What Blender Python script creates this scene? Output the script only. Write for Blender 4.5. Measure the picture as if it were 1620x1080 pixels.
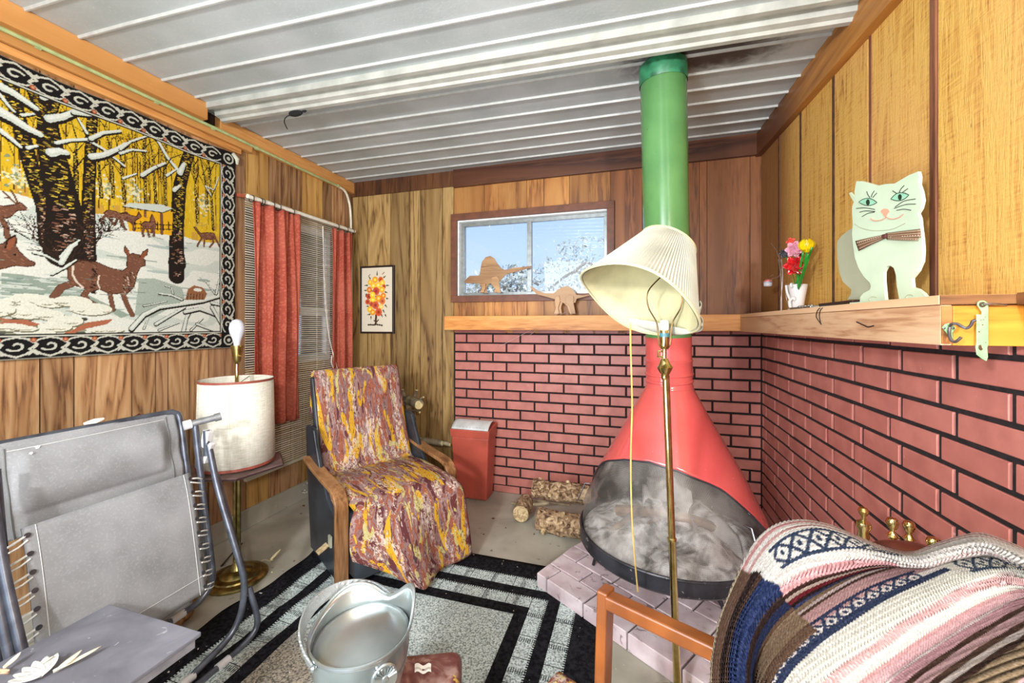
import bpy, bmesh, math, random
import numpy as np
from math import sin, cos, tan, atan, atan2, pi, radians, hypot, sqrt
from mathutils import Vector, Matrix, Quaternion
random.seed(7); np.random.seed(7)
for o in list(bpy.data.objects): bpy.data.objects.remove(o)
COL = bpy.context.scene.collection
SC = bpy.context.scene
# ------------------------------------------------------------------ camera
FPX = 640.0; TH = atan(195/640); H = 1.22
cd = bpy.data.cameras.new('camera'); cam = bpy.data.objects.new('camera', cd); COL.objects.link(cam)
cam.location = (0, 0, H); cam.rotation_euler = (pi/2, 0, TH)
cd.sensor_width = 36; cd.lens = FPX/1620*36; cd.shift_y = -27/1620; cd.clip_start = .02; cd.clip_end = 200
SC.camera = cam
# ------------------------------------------------------------------ world, lights, exposure
def lin(c):
    c = c/255.
    return c/12.92 if c <= .04045 else ((c+.055)/1.055)**2.4
def C3(r, g, b): return (lin(r), lin(g), lin(b), 1)
w = bpy.data.worlds.new('sky'); SC.world = w; w.use_nodes = True
nt = w.node_tree; nt.nodes.clear()
out = nt.nodes.new('ShaderNodeOutputWorld'); bg = nt.nodes.new('ShaderNodeBackground')
tc = nt.nodes.new('ShaderNodeTexCoord'); sep = nt.nodes.new('ShaderNodeSeparateXYZ'); rp = nt.nodes.new('ShaderNodeValToRGB')
nt.links.new(tc.outputs['Generated'], sep.inputs[0]); nt.links.new(sep.outputs['Z'], rp.inputs[0])
rp.color_ramp.elements[0].position = 0.0; rp.color_ramp.elements[0].color = C3(196, 220, 250)
rp.color_ramp.elements[1].position = .55; rp.color_ramp.elements[1].color = C3(104, 160, 242)
nt.links.new(rp.outputs[0], bg.inputs[0]); bg.inputs[1].default_value = .95; nt.links.new(bg.outputs[0], out.inputs[0])
def area(name, loc, target, size, power, col=(1, 1, 1), sy=None):
    l = bpy.data.lights.new(name, 'AREA'); l.energy = power; l.color = col; l.size = size
    if sy: l.shape = 'RECTANGLE'; l.size_y = sy
    o = bpy.data.objects.new(name, l); COL.objects.link(o); o.location = loc
    o.rotation_euler = (Vector(target)-Vector(loc)).to_track_quat('-Z', 'Y').to_euler(); return o
area('front_fill', (-.75, -1.25, 1.55), (-.5, 2.6, 1.1), 1.5, 34, (.95, .98, 1.0), 1.5)  # added fill lamp, unseen, standing inside the front opening
area('flash_right', (.60, -.75, 1.68), (-.6, 2.4, 1.2), .12, 27, (1.0, .97, .93))
area('flash_left', (-.76, -.85, 1.68), (.1, 2.6, 1.1), .16, 34, (.97, .98, 1.0))
area('ceiling_fill', (-.7, .15, .9), (-.5, 1.75, 2.4), 1.0, 17, (.93, .97, 1))  # unseen lamp added to brighten the ceiling from below
sd = bpy.data.lights.new('sun', 'SUN'); sd.energy = 2.2; sd.angle = .01; so = bpy.data.objects.new('sun', sd); COL.objects.link(so)
so.rotation_euler = (radians(50), 0, radians(36))
SC.view_settings.view_transform = 'Standard'; SC.view_settings.look = 'None'; SC.view_settings.gamma = 1
SC.view_settings.use_curve_mapping = False; SC.view_settings.exposure = 0.5
# ------------------------------------------------------------------ survey helpers: sight lines of the photograph met with real planes
def ray(px, py):
    u = (px-810)/FPX; v = (513-py)/FPX
    return Vector((cos(TH)*u-sin(TH), sin(TH)*u+cos(TH), v))
O = Vector((0, 0, H))
def atX(px, py, X): r = ray(px, py); return O+r*(X/r.x)
def atY(px, py, Y): r = ray(px, py); return O+r*(Y/r.y)
def atZ(px, py, z): r = ray(px, py); return O+r*((z-H)/r.z)
def atD(px, py, D): return O+ray(px, py)*D
def atP(px, py, p, n):
    r = ray(px, py); n = Vector(n); return O+r*((Vector(p)-O).dot(n)/r.dot(n))
# ------------------------------------------------------------------ mesh helpers
class MB:
    def __init__(s): s.v = []; s.f = []; s.uv = []; s.col = None
    def quad(s, a, b, c, d): i = len(s.v); s.v += [tuple(a), tuple(b), tuple(c), tuple(d)]; s.f.append((i, i+1, i+2, i+3))
    def box(s, lo, hi, ch=0):
        x0, y0, z0 = lo; x1, y1, z1 = hi
        i = len(s.v); s.v += [(x0,y0,z0),(x1,y0,z0),(x1,y1,z0),(x0,y1,z0),(x0,y0,z1),(x1,y0,z1),(x1,y1,z1),(x0,y1,z1)]
        s.f += [tuple(i+k for k in q) for q in ((0,3,2,1),(4,5,6,7),(0,1,5,4),(1,2,6,5),(2,3,7,6),(3,0,4,7))]
        return s
    def obox(s, c, ax, ay, az, hx, hy, hz):
        c = Vector(c); ax = Vector(ax).normalized()*hx; ay = Vector(ay).normalized()*hy; az = Vector(az).normalized()*hz
        i = len(s.v)
        for dz in (-1, 1):
            for dx, dy in ((-1,-1),(1,-1),(1,1),(-1,1)): s.v.append(tuple(c+ax*dx+ay*dy+az*dz))
        s.f += [tuple(i+k for k in q) for q in ((0,3,2,1),(4,5,6,7),(0,1,5,4),(1,2,6,5),(2,3,7,6),(3,0,4,7))]
        return s
    def bar(s, a, b, w, h, up=(0,0,1)):
        a = Vector(a); b = Vector(b); d = (b-a); u = Vector(up); sd = d.cross(u)
        if sd.length < 1e-6: sd = Vector((1,0,0))
        u = sd.cross(d)
        return s.obox((a+b)/2, d, sd, u, d.length/2, w/2, h/2)
    def tube(s, pts, r, n=8, closed=False, cap=True):
        pts = [Vector(p) for p in pts]; m = len(pts)
        rr = r if isinstance(r, (list, tuple)) else [r]*m
        i0 = len(s.v); prev = None
        for k in range(m):
            if closed: t = pts[(k+1) % m]-pts[k-1]
            else: t = pts[min(k+1, m-1)]-pts[max(k-1, 0)]
            if t.length < 1e-9: t = Vector((0,0,1))
            t.normalize()
            if prev is None:
                a = Vector((0,0,1)) if abs(t.z) < .9 else Vector((1,0,0)); n1 = t.cross(a).normalized()
            else:
                n1 = prev-t*prev.dot(t)
                if n1.length < 1e-6: n1 = t.orthogonal()
                n1.normalize()
            prev = n1; n2 = t.cross(n1)
            for j in range(n):
                a = 2*pi*j/n; s.v.append(tuple(pts[k]+(n1*cos(a)+n2*sin(a))*rr[k]))
        for k in range(m if closed else m-1):
            for j in range(n):
                a = i0+k*n+j; b = i0+k*n+(j+1) % n; k2 = (k+1) % m
                s.f.append((a, b, i0+k2*n+(j+1) % n, i0+k2*n+j))
        if cap and not closed:
            s.f.append(tuple(i0+j for j in range(n))[::-1]); s.f.append(tuple(i0+(m-1)*n+j for j in range(n)))
        return s
    def lathe(s, prof, c=(0,0,0), axis=(0,0,1), n=24, cap=True, a0=0, a1=2*pi, x=None):
        c = Vector(c); ax = Vector(axis).normalized()
        e1 = (Vector(x) if x else (Vector((1,0,0)) if abs(ax.x) < .9 else Vector((0,1,0)))); e1 = (e1-ax*e1.dot(ax)).normalized(); e2 = ax.cross(e1)
        full = abs(a1-a0-2*pi) < 1e-6; i0 = len(s.v); nn = n if full else n+1
        for r, z in prof:
            for j in range(nn):
                a = a0+(a1-a0)*j/n; s.v.append(tuple(c+ax*z+(e1*cos(a)+e2*sin(a))*r))
        for k in range(len(prof)-1):
            for j in range(n):
                j2 = (j+1) % nn if full else j+1
                s.f.append((i0+k*nn+j, i0+k*nn+j2, i0+(k+1)*nn+j2, i0+(k+1)*nn+j))
        if cap and full:
            if prof[0][0] > 1e-6: s.f.append(tuple(i0+j for j in range(n))[::-1])
            if prof[-1][0] > 1e-6: s.f.append(tuple(i0+(len(prof)-1)*nn+j for j in range(n)))
        return s
    def prism(s, pts, d):
        """polygon of 3D points pushed along d"""
        d = Vector(d); n = len(pts); i = len(s.v)
        s.v += [tuple(Vector(p)) for p in pts]+[tuple(Vector(p)+d) for p in pts]
        s.f.append(tuple(range(i, i+n))); s.f.append(tuple(range(i+n, i+2*n))[::-1])
        for k in range(n): s.f.append((i+k, i+(k+1) % n, i+n+(k+1) % n, i+n+k))
        return s
    def grid(s, fn, nu, nv, cu=False):
        i = len(s.v)
        for a in range(nv+1):
            for b in range(nu+1): s.v.append(tuple(fn(b/nu, a/nv)))
        if not s.uv: s.uv = {}
        for a in range(nv):
            for b in range(nu):
                f = (i+a*(nu+1)+b, i+a*(nu+1)+b+1, i+(a+1)*(nu+1)+b+1, i+(a+1)*(nu+1)+b)
                s.f.append(f)
                s.uv[len(s.f)-1] = ((b/nu, a/nv), ((b+1)/nu, a/nv), ((b+1)/nu, (a+1)/nv), (b/nu, (a+1)/nv))
        return s
    def ball(s, c, r, n=10, sc=(1,1,1)):
        c = Vector(c); i = len(s.v); m = n//2+1
        for a in range(m+1):
            for b in range(n):
                t = pi*a/m; p = 2*pi*b/n
                s.v.append((c.x+r*sc[0]*sin(t)*cos(p), c.y+r*sc[1]*sin(t)*sin(p), c.z+r*sc[2]*cos(t)))
        for a in range(m):
            for b in range(n): s.f.append((i+a*n+b, i+(a+1)*n+b, i+(a+1)*n+(b+1) % n, i+a*n+(b+1) % n))
        return s
    def mesh(s, name):
        me = bpy.data.meshes.new(name); me.from_pydata(s.v, [], s.f)
        if s.uv:
            ul = me.uv_layers.new(name='UVMap')
            for p in me.polygons:
                q = s.uv.get(p.index)
                if q:
                    for li, t in zip(p.loop_indices, q): ul.data[li].uv = t
        me.validate(); me.update(); return me
    def build(s, name, m, parent=None, smooth=False, bev=0, seg=2, solid=0, sub=0, weld=True, off=0):
        me = s.mesh(name)
        if weld:
            bm = bmesh.new(); bm.from_mesh(me); bmesh.ops.remove_doubles(bm, verts=bm.verts, dist=1e-5)
            bmesh.ops.recalc_face_normals(bm, faces=bm.faces); bm.to_mesh(me); bm.free()
        o = bpy.data.objects.new(name, me); COL.objects.link(o)
        if m: me.materials.append(m)
        if smooth:
            me.polygons.foreach_set('use_smooth', [True]*len(me.polygons))
            if smooth != 'all':
                me.set_sharp_from_angle(angle=radians(40))
        if parent: o.parent = parent; o.matrix_parent_inverse = parent.matrix_world.inverted()
        if solid:
            q = o.modifiers.new('solid', 'SOLIDIFY'); q.thickness = solid; q.offset = off
        if bev:
            q = o.modifiers.new('bevel', 'BEVEL'); q.width = bev; q.segments = seg; q.limit_method = 'ANGLE'; q.angle_limit = radians(40)
        if sub:
            q = o.modifiers.new('sub', 'SUBSURF'); q.levels = sub; q.render_levels = sub
        return o
def thing(name, label, cat, loc=(0,0,0), group=None):
    o = bpy.data.objects.new(name, None); COL.objects.link(o); o.location = loc; o.empty_display_size = .05
    o['label'] = label; o['category'] = cat
    if group: o['group'] = group
    bpy.context.view_layer.update()
    return o
def tag(o, label, cat, group=None):
    o['label'] = label; o['category'] = cat
    if group: o['group'] = group
    return o
def struct(o): o['kind'] = 'structure'; return o
def stuff(o): o['kind'] = 'stuff'; return o
def spline(pts, n=8):
    """Catmull-Rom through points"""
    P = [Vector(p) for p in pts]; P = [P[0]*2-P[1]]+P+[P[-1]*2-P[-2]]; out = []
    for i in range(1, len(P)-2):
        for k in range(n):
            t = k/n
            out.append(.5*((2*P[i])+(P[i+1]-P[i-1])*t+(2*P[i-1]-5*P[i]+4*P[i+1]-P[i+2])*t*t+(3*P[i]-P[i-1]-3*P[i+1]+P[i+2])*t**3))
    out.append(P[-2]); return out
# ------------------------------------------------------------------ shader helpers
class S:
    def __init__(s, nt, k): s.nt = nt; s.k = k
    def _m(s, op, b=None, c=None, cl=False):
        n = s.nt.nodes.new('ShaderNodeMath'); n.operation = op; n.use_clamp = cl
        s.nt.links.new(s.k, n.inputs[0])
        for i, q in ((1, b), (2, c)):
            if q is None: continue
            if isinstance(q, S): s.nt.links.new(q.k, n.inputs[i])
            else: n.inputs[i].default_value = q
        return S(s.nt, n.outputs[0])
    def __add__(s, b): return s._m('ADD', b)
    def __sub__(s, b): return s._m('SUBTRACT', b)
    def __mul__(s, b): return s._m('MULTIPLY', b)
    def __truediv__(s, b): return s._m('DIVIDE', b)
    def lt(s, b): return s._m('LESS_THAN', b)
    def gt(s, b): return s._m('GREATER_THAN', b)
    def mn(s, b): return s._m('MINIMUM', b)
    def mx(s, b): return s._m('MAXIMUM', b)
    def ab(s): return s._m('ABSOLUTE')
    def fr(s): return s._m('FRACT')
    def sn(s): return s._m('SINE')
    def sstep(s, a, b):
        n = s.nt.nodes.new('ShaderNodeMapRange'); n.interpolation_type = 'SMOOTHSTEP'
        s.nt.links.new(s.k, n.inputs[0]); n.inputs[1].default_value = a; n.inputs[2].default_value = b
        return S(s.nt, n.outputs[0])
class Mat:
    def __init__(s, name, rough=.6, metal=0, spec=.5):
        s.m = bpy.data.materials.new(name); s.m.use_nodes = True; s.nt = s.m.node_tree
        s.b = s.nt.nodes['Principled BSDF']; s.b.inputs['Roughness'].default_value = rough
        s.b.inputs['Metallic'].default_value = metal; s.b.inputs['Specular IOR Level'].default_value = spec
        s.L = s.nt.links.new
    def node(s, t): return s.nt.nodes.new(t)
    def coord(s, which='Object', scale=(1,1,1), rnd=0, rot=(0,0,0)):
        t = s.node('ShaderNodeTexCoord'); mp = s.node('ShaderNodeMapping'); mp.inputs['Scale'].default_value = scale
        mp.inputs['Rotation'].default_value = rot
        k = t.outputs[which]
        if rnd:
            oi = s.node('ShaderNodeObjectInfo'); vm = s.node('ShaderNodeVectorMath'); vm.operation = 'MULTIPLY_ADD'
            cb = s.node('ShaderNodeCombineXYZ')
            for i in range(3): s.L(oi.outputs['Random'], cb.inputs[i])
            s.L(cb.outputs[0], vm.inputs[0]); vm.inputs[1].default_value = (rnd, rnd*1.7, rnd*.6); s.L(k, vm.inputs[2]); k = vm.outputs[0]
        s.L(k, mp.inputs[0]); return mp.outputs[0]
    def rand(s): return S(s.nt, s.node('ShaderNodeObjectInfo').outputs['Random'])
    def xyz(s, which='Object'):
        t = s.node('ShaderNodeTexCoord'); q = s.node('ShaderNodeSeparateXYZ'); s.L(t.outputs[which], q.inputs[0])
        return [S(s.nt, q.outputs[i]) for i in range(3)]
    def noise(s, vec, scale=5, det=4, dist=0, rough=.5):
        n = s.node('ShaderNodeTexNoise'); s.L(vec, n.inputs['Vector']); n.inputs['Scale'].default_value = scale
        n.inputs['Detail'].default_value = det; n.inputs['Distortion'].default_value = dist; n.inputs['Roughness'].default_value = rough
        return S(s.nt, n.outputs['Fac'])
    def voro(s, vec, scale=5, f='F1', out='Distance'):
        n = s.node('ShaderNodeTexVoronoi'); s.L(vec, n.inputs['Vector']); n.inputs['Scale'].default_value = scale; n.feature = f
        return S(s.nt, n.outputs[out])
    def wave(s, vec, scale=5, dist=2, det=2, dscale=1, typ='BANDS', d='X'):
        n = s.node('ShaderNodeTexWave'); s.L(vec, n.inputs['Vector']); n.wave_type = typ
        if typ == 'BANDS': n.bands_direction = d
        n.inputs['Scale'].default_value = scale; n.inputs['Distortion'].default_value = dist
        n.inputs['Detail'].default_value = det; n.inputs['Detail Scale'].default_value = dscale
        return S(s.nt, n.outputs['Fac'])
    def ramp(s, fac, stops, const=False):
        n = s.node('ShaderNodeValToRGB'); s.L(fac.k, n.inputs[0]); e = n.color_ramp.elements
        n.color_ramp.interpolation = 'CONSTANT' if const else 'LINEAR'
        while len(e) < len(stops): e.new(.5)
        for q, (p, c) in zip(e, stops): q.position = p; q.color = C3(*c) if len(c) == 3 else c
        return S(s.nt, n.outputs[0])
    def mix(s, fac, a, b, mode='MIX'):
        n = s.node('ShaderNodeMix'); n.data_type = 'RGBA'; n.blend_type = mode
        if isinstance(fac, S): s.L(fac.k, n.inputs[0])
        else: n.inputs[0].default_value = fac
        for i, q in ((6, a), (7, b)):
            if isinstance(q, S): s.L(q.k, n.inputs[i])
            else: n.inputs[i].default_value = C3(*q)
        return S(s.nt, n.outputs[2])
    def color(s, c):
        if isinstance(c, S): s.L(c.k, s.b.inputs['Base Color'])
        else: s.b.inputs['Base Color'].default_value = C3(*c)
        return s
    def bump(s, h, strength=.3, dist=.002):
        n = s.node('ShaderNodeBump'); n.inputs['Strength'].default_value = strength; n.inputs['Distance'].default_value = dist
        s.L(h.k, n.inputs['Height']); s.L(n.outputs[0], s.b.inputs['Normal']); return s
    def rough(s, h): s.L(h.k, s.b.inputs['Roughness']); return s
MT = {}
def plain(name, col, rough=.5, metal=0, var=.12, scale=30, bump=0, spec=.5, coat=0):
    if name in MT: return MT[name]
    m = Mat(name, rough, metal, spec); v = m.coord()
    n = m.noise(v, scale, 4)
    d = tuple(max(0, c*(1-var)) for c in col); l = tuple(min(255, c*(1+var*.6)) for c in col)
    m.color(m.ramp(n, [(.3, d), (.7, l)]))
    if bump: m.bump(m.noise(v, scale*3, 3), bump)
    if coat: m.b.inputs['Coat Weight'].default_value = coat; m.b.inputs['Coat Roughness'].default_value = .08
    MT[name] = m.m; return m.m
def wood(name, lt, md, dk, axis='Z', sc=1.0, rnd=40, knots=True, rough=.5, contrast=1.0, bump=.15, alt=None, ring=9, tone=False):
    m = Mat(name, rough); st = [1, 1, 1]; i = 'XYZ'.index(axis); st[i] = .09
    v = m.coord('Object', tuple(q*sc for q in st), rnd)
    fine = m.noise(v, 90, 5, .2); fig = m.noise(v, 5, 3, .8)
    ringv = (fig*ring+fine*.5).fr(); ringv = (ringv-.5).ab()*2
    base = m.ramp(ringv*.42+fine*.58, [(.22, dk), (.42, md), (.72, lt)])
    if tone: tn = m.ramp(m.rand(), [(0, (176,170,166)), (.5, (232,230,228)), (1, (255,255,255))]); base = m.mix(.75, base, tn, 'MULTIPLY')
    if alt:
        base = m.mix(m.rand().sstep(.45, .9), base, m.mix(.55, base, alt))
    br = m.ramp(m.noise(v, 2.3, 2), [(.3, (205,205,205)), (.65, (255,255,255))])
    base = m.mix(.8, base, br, 'MULTIPLY')
    if knots:
        st2 = [1, 1, 1]; st2[i] = .45
        v2 = m.coord('Object', tuple(st2), rnd); k = m.voro(v2, 4.2)
        base = m.mix(k.sstep(.10, .02), base, dk)
        base = m.mix(k.sstep(.05, .015), base, (60, 35, 20))
    m.color(base)
    if bump: m.bump(fine*.6+ringv*.4, bump, .003)
    MT[name] = m.m; return m.m
# vertex painting canvas -------------------------------------------------
class Canvas:
    def __init__(s, w, h, res, bg):
        s.nx = int(w/res)+1; s.ny = int(h/res)+1; s.res = res; s.w = w; s.h = h
        s.a = np.zeros((s.ny, s.nx, 3)); s.a[:] = bg
        s.X, s.Y = np.meshgrid(np.arange(s.nx)*res, np.arange(s.ny)*res)
    def _bb(s, x0, x1, y0, y1):
        a = max(0, int(x0/s.res)-1); b = min(s.nx, int(x1/s.res)+3); c = max(0, int(y0/s.res)-1); d = min(s.ny, int(y1/s.res)+3)
        return (slice(c, max(c, d)), slice(a, max(a, b)))
    def poly(s, P, col):
        P = [(float(a), float(b)) for a, b in P]; xs = [p[0] for p in P]; ys = [p[1] for p in P]
        sl = s._bb(min(xs), max(xs), min(ys), max(ys)); X = s.X[sl]; Y = s.Y[sl]; ins = np.zeros(X.shape, bool)
        for (x0, y0), (x1, y1) in zip(P, P[1:]+P[:1]):
            if y0 == y1: continue
            c = (Y > y0) != (Y > y1); ins ^= c & (X < (x1-x0)*(Y-y0)/(y1-y0)+x0)
        s.a[sl][ins] = col
        return sl, ins
    def line(s, P, w, col, w2=None):
        n = len(P)-1
        for i, ((x0, y0), (x1, y1)) in enumerate(zip(P, P[1:])):
            wa = w if w2 is None else w+(w2-w)*i/n; wb = w if w2 is None else w+(w2-w)*(i+1)/n
            m = max(wa, wb); sl = s._bb(min(x0, x1)-m, max(x0, x1)+m, min(y0, y1)-m, max(y0, y1)+m)
            X = s.X[sl]; Y = s.Y[sl]; dx, dy = x1-x0, y1-y0; L = dx*dx+dy*dy+1e-12
            t = np.clip(((X-x0)*dx+(Y-y0)*dy)/L, 0, 1); d = np.hypot(X-x0-t*dx, Y-y0-t*dy)
            s.a[sl][d < (wa+(wb-wa)*t)/2] = col
    def disc(s, x, y, r, col, ry=None):
        ry = ry or r; sl = s._bb(x-r, x+r, y-ry, y+ry); X = s.X[sl]; Y = s.Y[sl]
        s.a[sl][((X-x)/r)**2+((Y-y)/ry)**2 < 1] = col
    def obj(s, name, fn, mat, parent=None):
        """fn(X, Y arrays) -> world xyz arrays"""
        x, y, z = fn(s.X, s.Y); co = np.stack([x, y, z], -1).reshape(-1, 3)
        me = bpy.data.meshes.new(name); nx, ny = s.nx, s.ny; nf = (nx-1)*(ny-1)
        i = (np.arange(ny-1)[:, None]*nx+np.arange(nx-1)[None]).reshape(-1)
        f = np.stack([i, i+1, i+nx+1, i+nx], -1).reshape(-1).astype(np.int32)
        me.vertices.add(nx*ny); me.vertices.foreach_set('co', co.reshape(-1))
        me.loops.add(nf*4); me.loops.foreach_set('vertex_index', f)
        me.polygons.add(nf); me.polygons.foreach_set('loop_start', np.arange(nf, dtype=np.int32)*4); me.polygons.foreach_set('loop_total', np.full(nf, 4, np.int32))
        me.update()
        ca = me.color_attributes.new('paint', 'FLOAT_COLOR', 'POINT')
        q = np.clip(s.a/255., 0, 1); q = np.where(q <= .04045, q/12.92, ((q+.055)/1.055)**2.4)
        ca.data.foreach_set('color', np.concatenate([q.reshape(-1, 3), np.ones((nx*ny, 1))], 1).reshape(-1))
        me.validate(); me.materials.append(mat); o = bpy.data.objects.new(name, me); COL.objects.link(o)
        me.polygons.foreach_set('use_smooth', [True]*nf)
        if parent: o.parent = parent; o.matrix_parent_inverse = parent.matrix_world.inverted()
        return o
def paintmat(name, rough=.8, weave=0, spec=.3):
    m = Mat(name, rough, 0, spec); n = m.node('ShaderNodeVertexColor'); n.layer_name = 'paint'; k = S(m.nt, n.outputs[0])
    if weave:
        v = m.coord(); k = m.mix(.35, k, m.ramp(m.noise(v, weave, 2), [(.3, (190,190,190)), (.7, (255,255,255))]), 'MULTIPLY')
        m.bump(m.noise(v, weave, 2), .3, .001)
    m.color(k); return m.m
# ================================================================== SETTING
BY = 2.80; LX = -2.225; RX = .742; ZC = 2.375; FRONT = -1.7
def zceil(x, y): return ZC-.07*max(0, min(1.05, (x+2.13)/2.9))*max(-.2, min(3.2, BY-y))
wl = wood('panel_left_wood', (218,176,128), (188,140,94), (120,82,56), alt=(140,104,80), tone=True)
wlg = wood('panel_left_honey_wood', (220,176,104), (200,152,82), (134,94,50), ring=6, tone=True)
wb = wood('panel_khaki_wood', (202,168,108), (176,140,84), (108,78,44), ring=8, tone=True)
wp = wood('panel_orange_wood', (216,156,84), (196,132,64), (136,82,38), ring=4, knots=False, tone=True)
wpd = wood('panel_brown_wood', (164,104,58), (140,84,44), (98,56,30), ring=3, knots=False, tone=True)
stain = wood('dark_stain_wood', (104,62,38), (84,46,28), (52,28,18), axis='X', ring=4, rough=.42)
stainv = wood('dark_stain_plank_wood', (108,68,38), (84,50,28), (48,28,18), axis='Z', ring=6, rough=.45)
beamw = wood('beam_wood', (220,160,92), (202,138,70), (160,102,50), axis='Y', ring=1.5)
shelfw = wood('shelf_pine_wood', (226,160,86), (206,134,62), (150,86,38), axis='X', ring=3)
shelfp = wood('shelf_pale_pine_wood', (240,202,160), (228,184,142), (190,138,100), axis='Y', ring=3)
shelfy = wood('shelf_yellow_pine_wood', (226,160,56), (208,138,40), (170,100,26), axis='X', ring=3)
darkgap = plain('groove_dark', (48,32,22), .9)
def rough_ply():
    m = Mat('rough_sawn_plywood', .7); v = m.coord('Object', (1,1,1), 23)
    saw = m.noise(m.coord('Object', (1, 2, 26), 9, rot=(.55,0,0)), 7, 3, .3)
    grain = m.noise(m.coord('Object', (5, 5, .35), 13), 8, 6, 1.6)
    y = m.xyz()[1]
    base = m.ramp(grain*.7+saw*.3, [(.32, (146,94,40)), (.40, (196,144,64)), (.54, (218,174,88)), (.70, (202,152,76))])
    base = m.mix(m.noise(v, 1.1, 2).sstep(.35, .65)*.5, base, m.mix(.6, base, (214,156,112)))
    crack = m.noise(m.coord('Object', (14, 14, 1.6), 5), 6, 4, 3.)
    base = m.mix(crack.sstep(.33, .27)*.8, base, (122,74,36))
    # corner shade painted in: boards turn browner towards the back wall
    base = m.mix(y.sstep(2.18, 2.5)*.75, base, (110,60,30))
    m.color(base).bump(saw*.5+grain*.5+crack*.6, .55, .005); return m.m
ply = rough_ply()
# floor
m = Mat('grey_painted_concrete', .55); v = m.coord()
b = m.ramp(m.noise(v, 3.5, 6, .4), [(.3, (150,146,132)), (.55, (176,172,158)), (.75, (190,186,172))])
b = m.mix(m.noise(v, 26, 5).sstep(.66, .74), b, (92,84,74)); b = m.mix(m.noise(v, 70, 3).sstep(.70, .76)*.8, b, (225,220,210))
m.color(b).bump(m.noise(v, 40, 4), .12); MT['floor'] = m.m
struct(MB().box((LX-.1, FRONT-.1, -.08), (RX+.12, BY+.12, 0)).build('floor', m.m))
# ceiling
m = Mat('white_ribbed_roof_metal', .42, 0, .5); v = m.coord()
x, y, z = m.xyz()
b = m.ramp(m.noise(v, 3, 3), [(.35, (164,174,174)), (.65, (184,192,194))])
b = m.mix(m.noise(v, 120, 2).sstep(.55,.8)*.3, b, (222,224,220))
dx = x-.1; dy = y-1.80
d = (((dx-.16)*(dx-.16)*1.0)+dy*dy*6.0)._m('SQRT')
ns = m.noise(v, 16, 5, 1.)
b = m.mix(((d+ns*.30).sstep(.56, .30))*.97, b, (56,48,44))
m.color(b).bump(m.noise(v, 90, 2), .25, .002); ceilm = m.m
cb = MB()
def cslab(y0, y1, t0, t1, mb):
    NX = 8
    for i in range(NX):
        xa = LX+(RX+.05-LX)*i/NX; xb = LX+(RX+.05-LX)*(i+1)/NX
        P = [(xa,y0),(xb,y0),(xb,y1),(xa,y1)]
        lo = [(a,b,zceil(a,b)-t0) for a,b in P]; hi = [(a,b,zceil(a,b)+t1) for a,b in P]
        k = len(mb.v); mb.v += lo+hi
        mb.f += [tuple(k+j for j in q) for q in ((0,1,2,3),(7,6,5,4),(0,4,5,1),(1,5,6,2),(2,6,7,3),(3,7,4,0))]
    return mb
ceil = struct(cslab(FRONT, BY+.06, -.012, .05, cb).build('ceiling', darkgap, weld=True))
edges = [.891+.149*k for k in range(-17, 13)]
rib_light = plain('rib_white_paint', (180,182,178), .4, 0, .06)
for i, e in enumerate(edges):
    e1 = e+.149 if i < len(edges)-1 else BY
    cslab(e+.004, min(e1-.002, BY), 0, .010, MB()).build('panel', ceilm, ceil)
    if not (1.5 < e < 1.7):
        r_ = MB(); NX = 8
        for j in range(NX):
            xa = LX+(RX+.03-LX)*j/NX; xb = LX+(RX+.03-LX)*(j+1)/NX
            za = zceil(xa, e); zb = zceil(xb, e)
            pr = [(-.002, .0), (.002, -.009), (.008, -.009), (.013, .0)]
            A = [(xa, e+p, za+q) for p, q in pr]; B = [(xb, e+p, zb+q) for p, q in pr]
            for k in range(3): r_.quad(A[k], A[k+1], B[k+1], B[k])
        r_.build('rib', rib_light, ceil)
# cross beam, folded metal channel
mb = MB(); prof = [(1.545,.0),(1.545,-.030),(1.566,-.030),(1.570,-.012),(1.602,-.014),(1.606,-.040),(1.632,-.044),(1.640,-.054),(1.662,-.054),(1.664,.0)]
NX = 8
for j in range(NX):
    xa = -2.15+(RX-.03+2.15)*j/NX; xb = -2.15+(RX-.03+2.15)*(j+1)/NX
    A = [(xa, p, zceil(xa, p)+q) for p, q in prof]; B = [(xb, p, zceil(xb, p)+q) for p, q in prof]
    for k in range(len(prof)-1): mb.quad(A[k], A[k+1], B[k+1], B[k])
mb.v += [(-2.15, p, zceil(-2.15, p)+q) for p, q in prof]; mb.f.append(tuple(range(len(mb.v)-len(prof), len(mb.v))))
struct(mb.build('trim_1', plain('roof_beam_white_metal', (182,184,176), .45, .1, .1, 12)))
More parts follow.
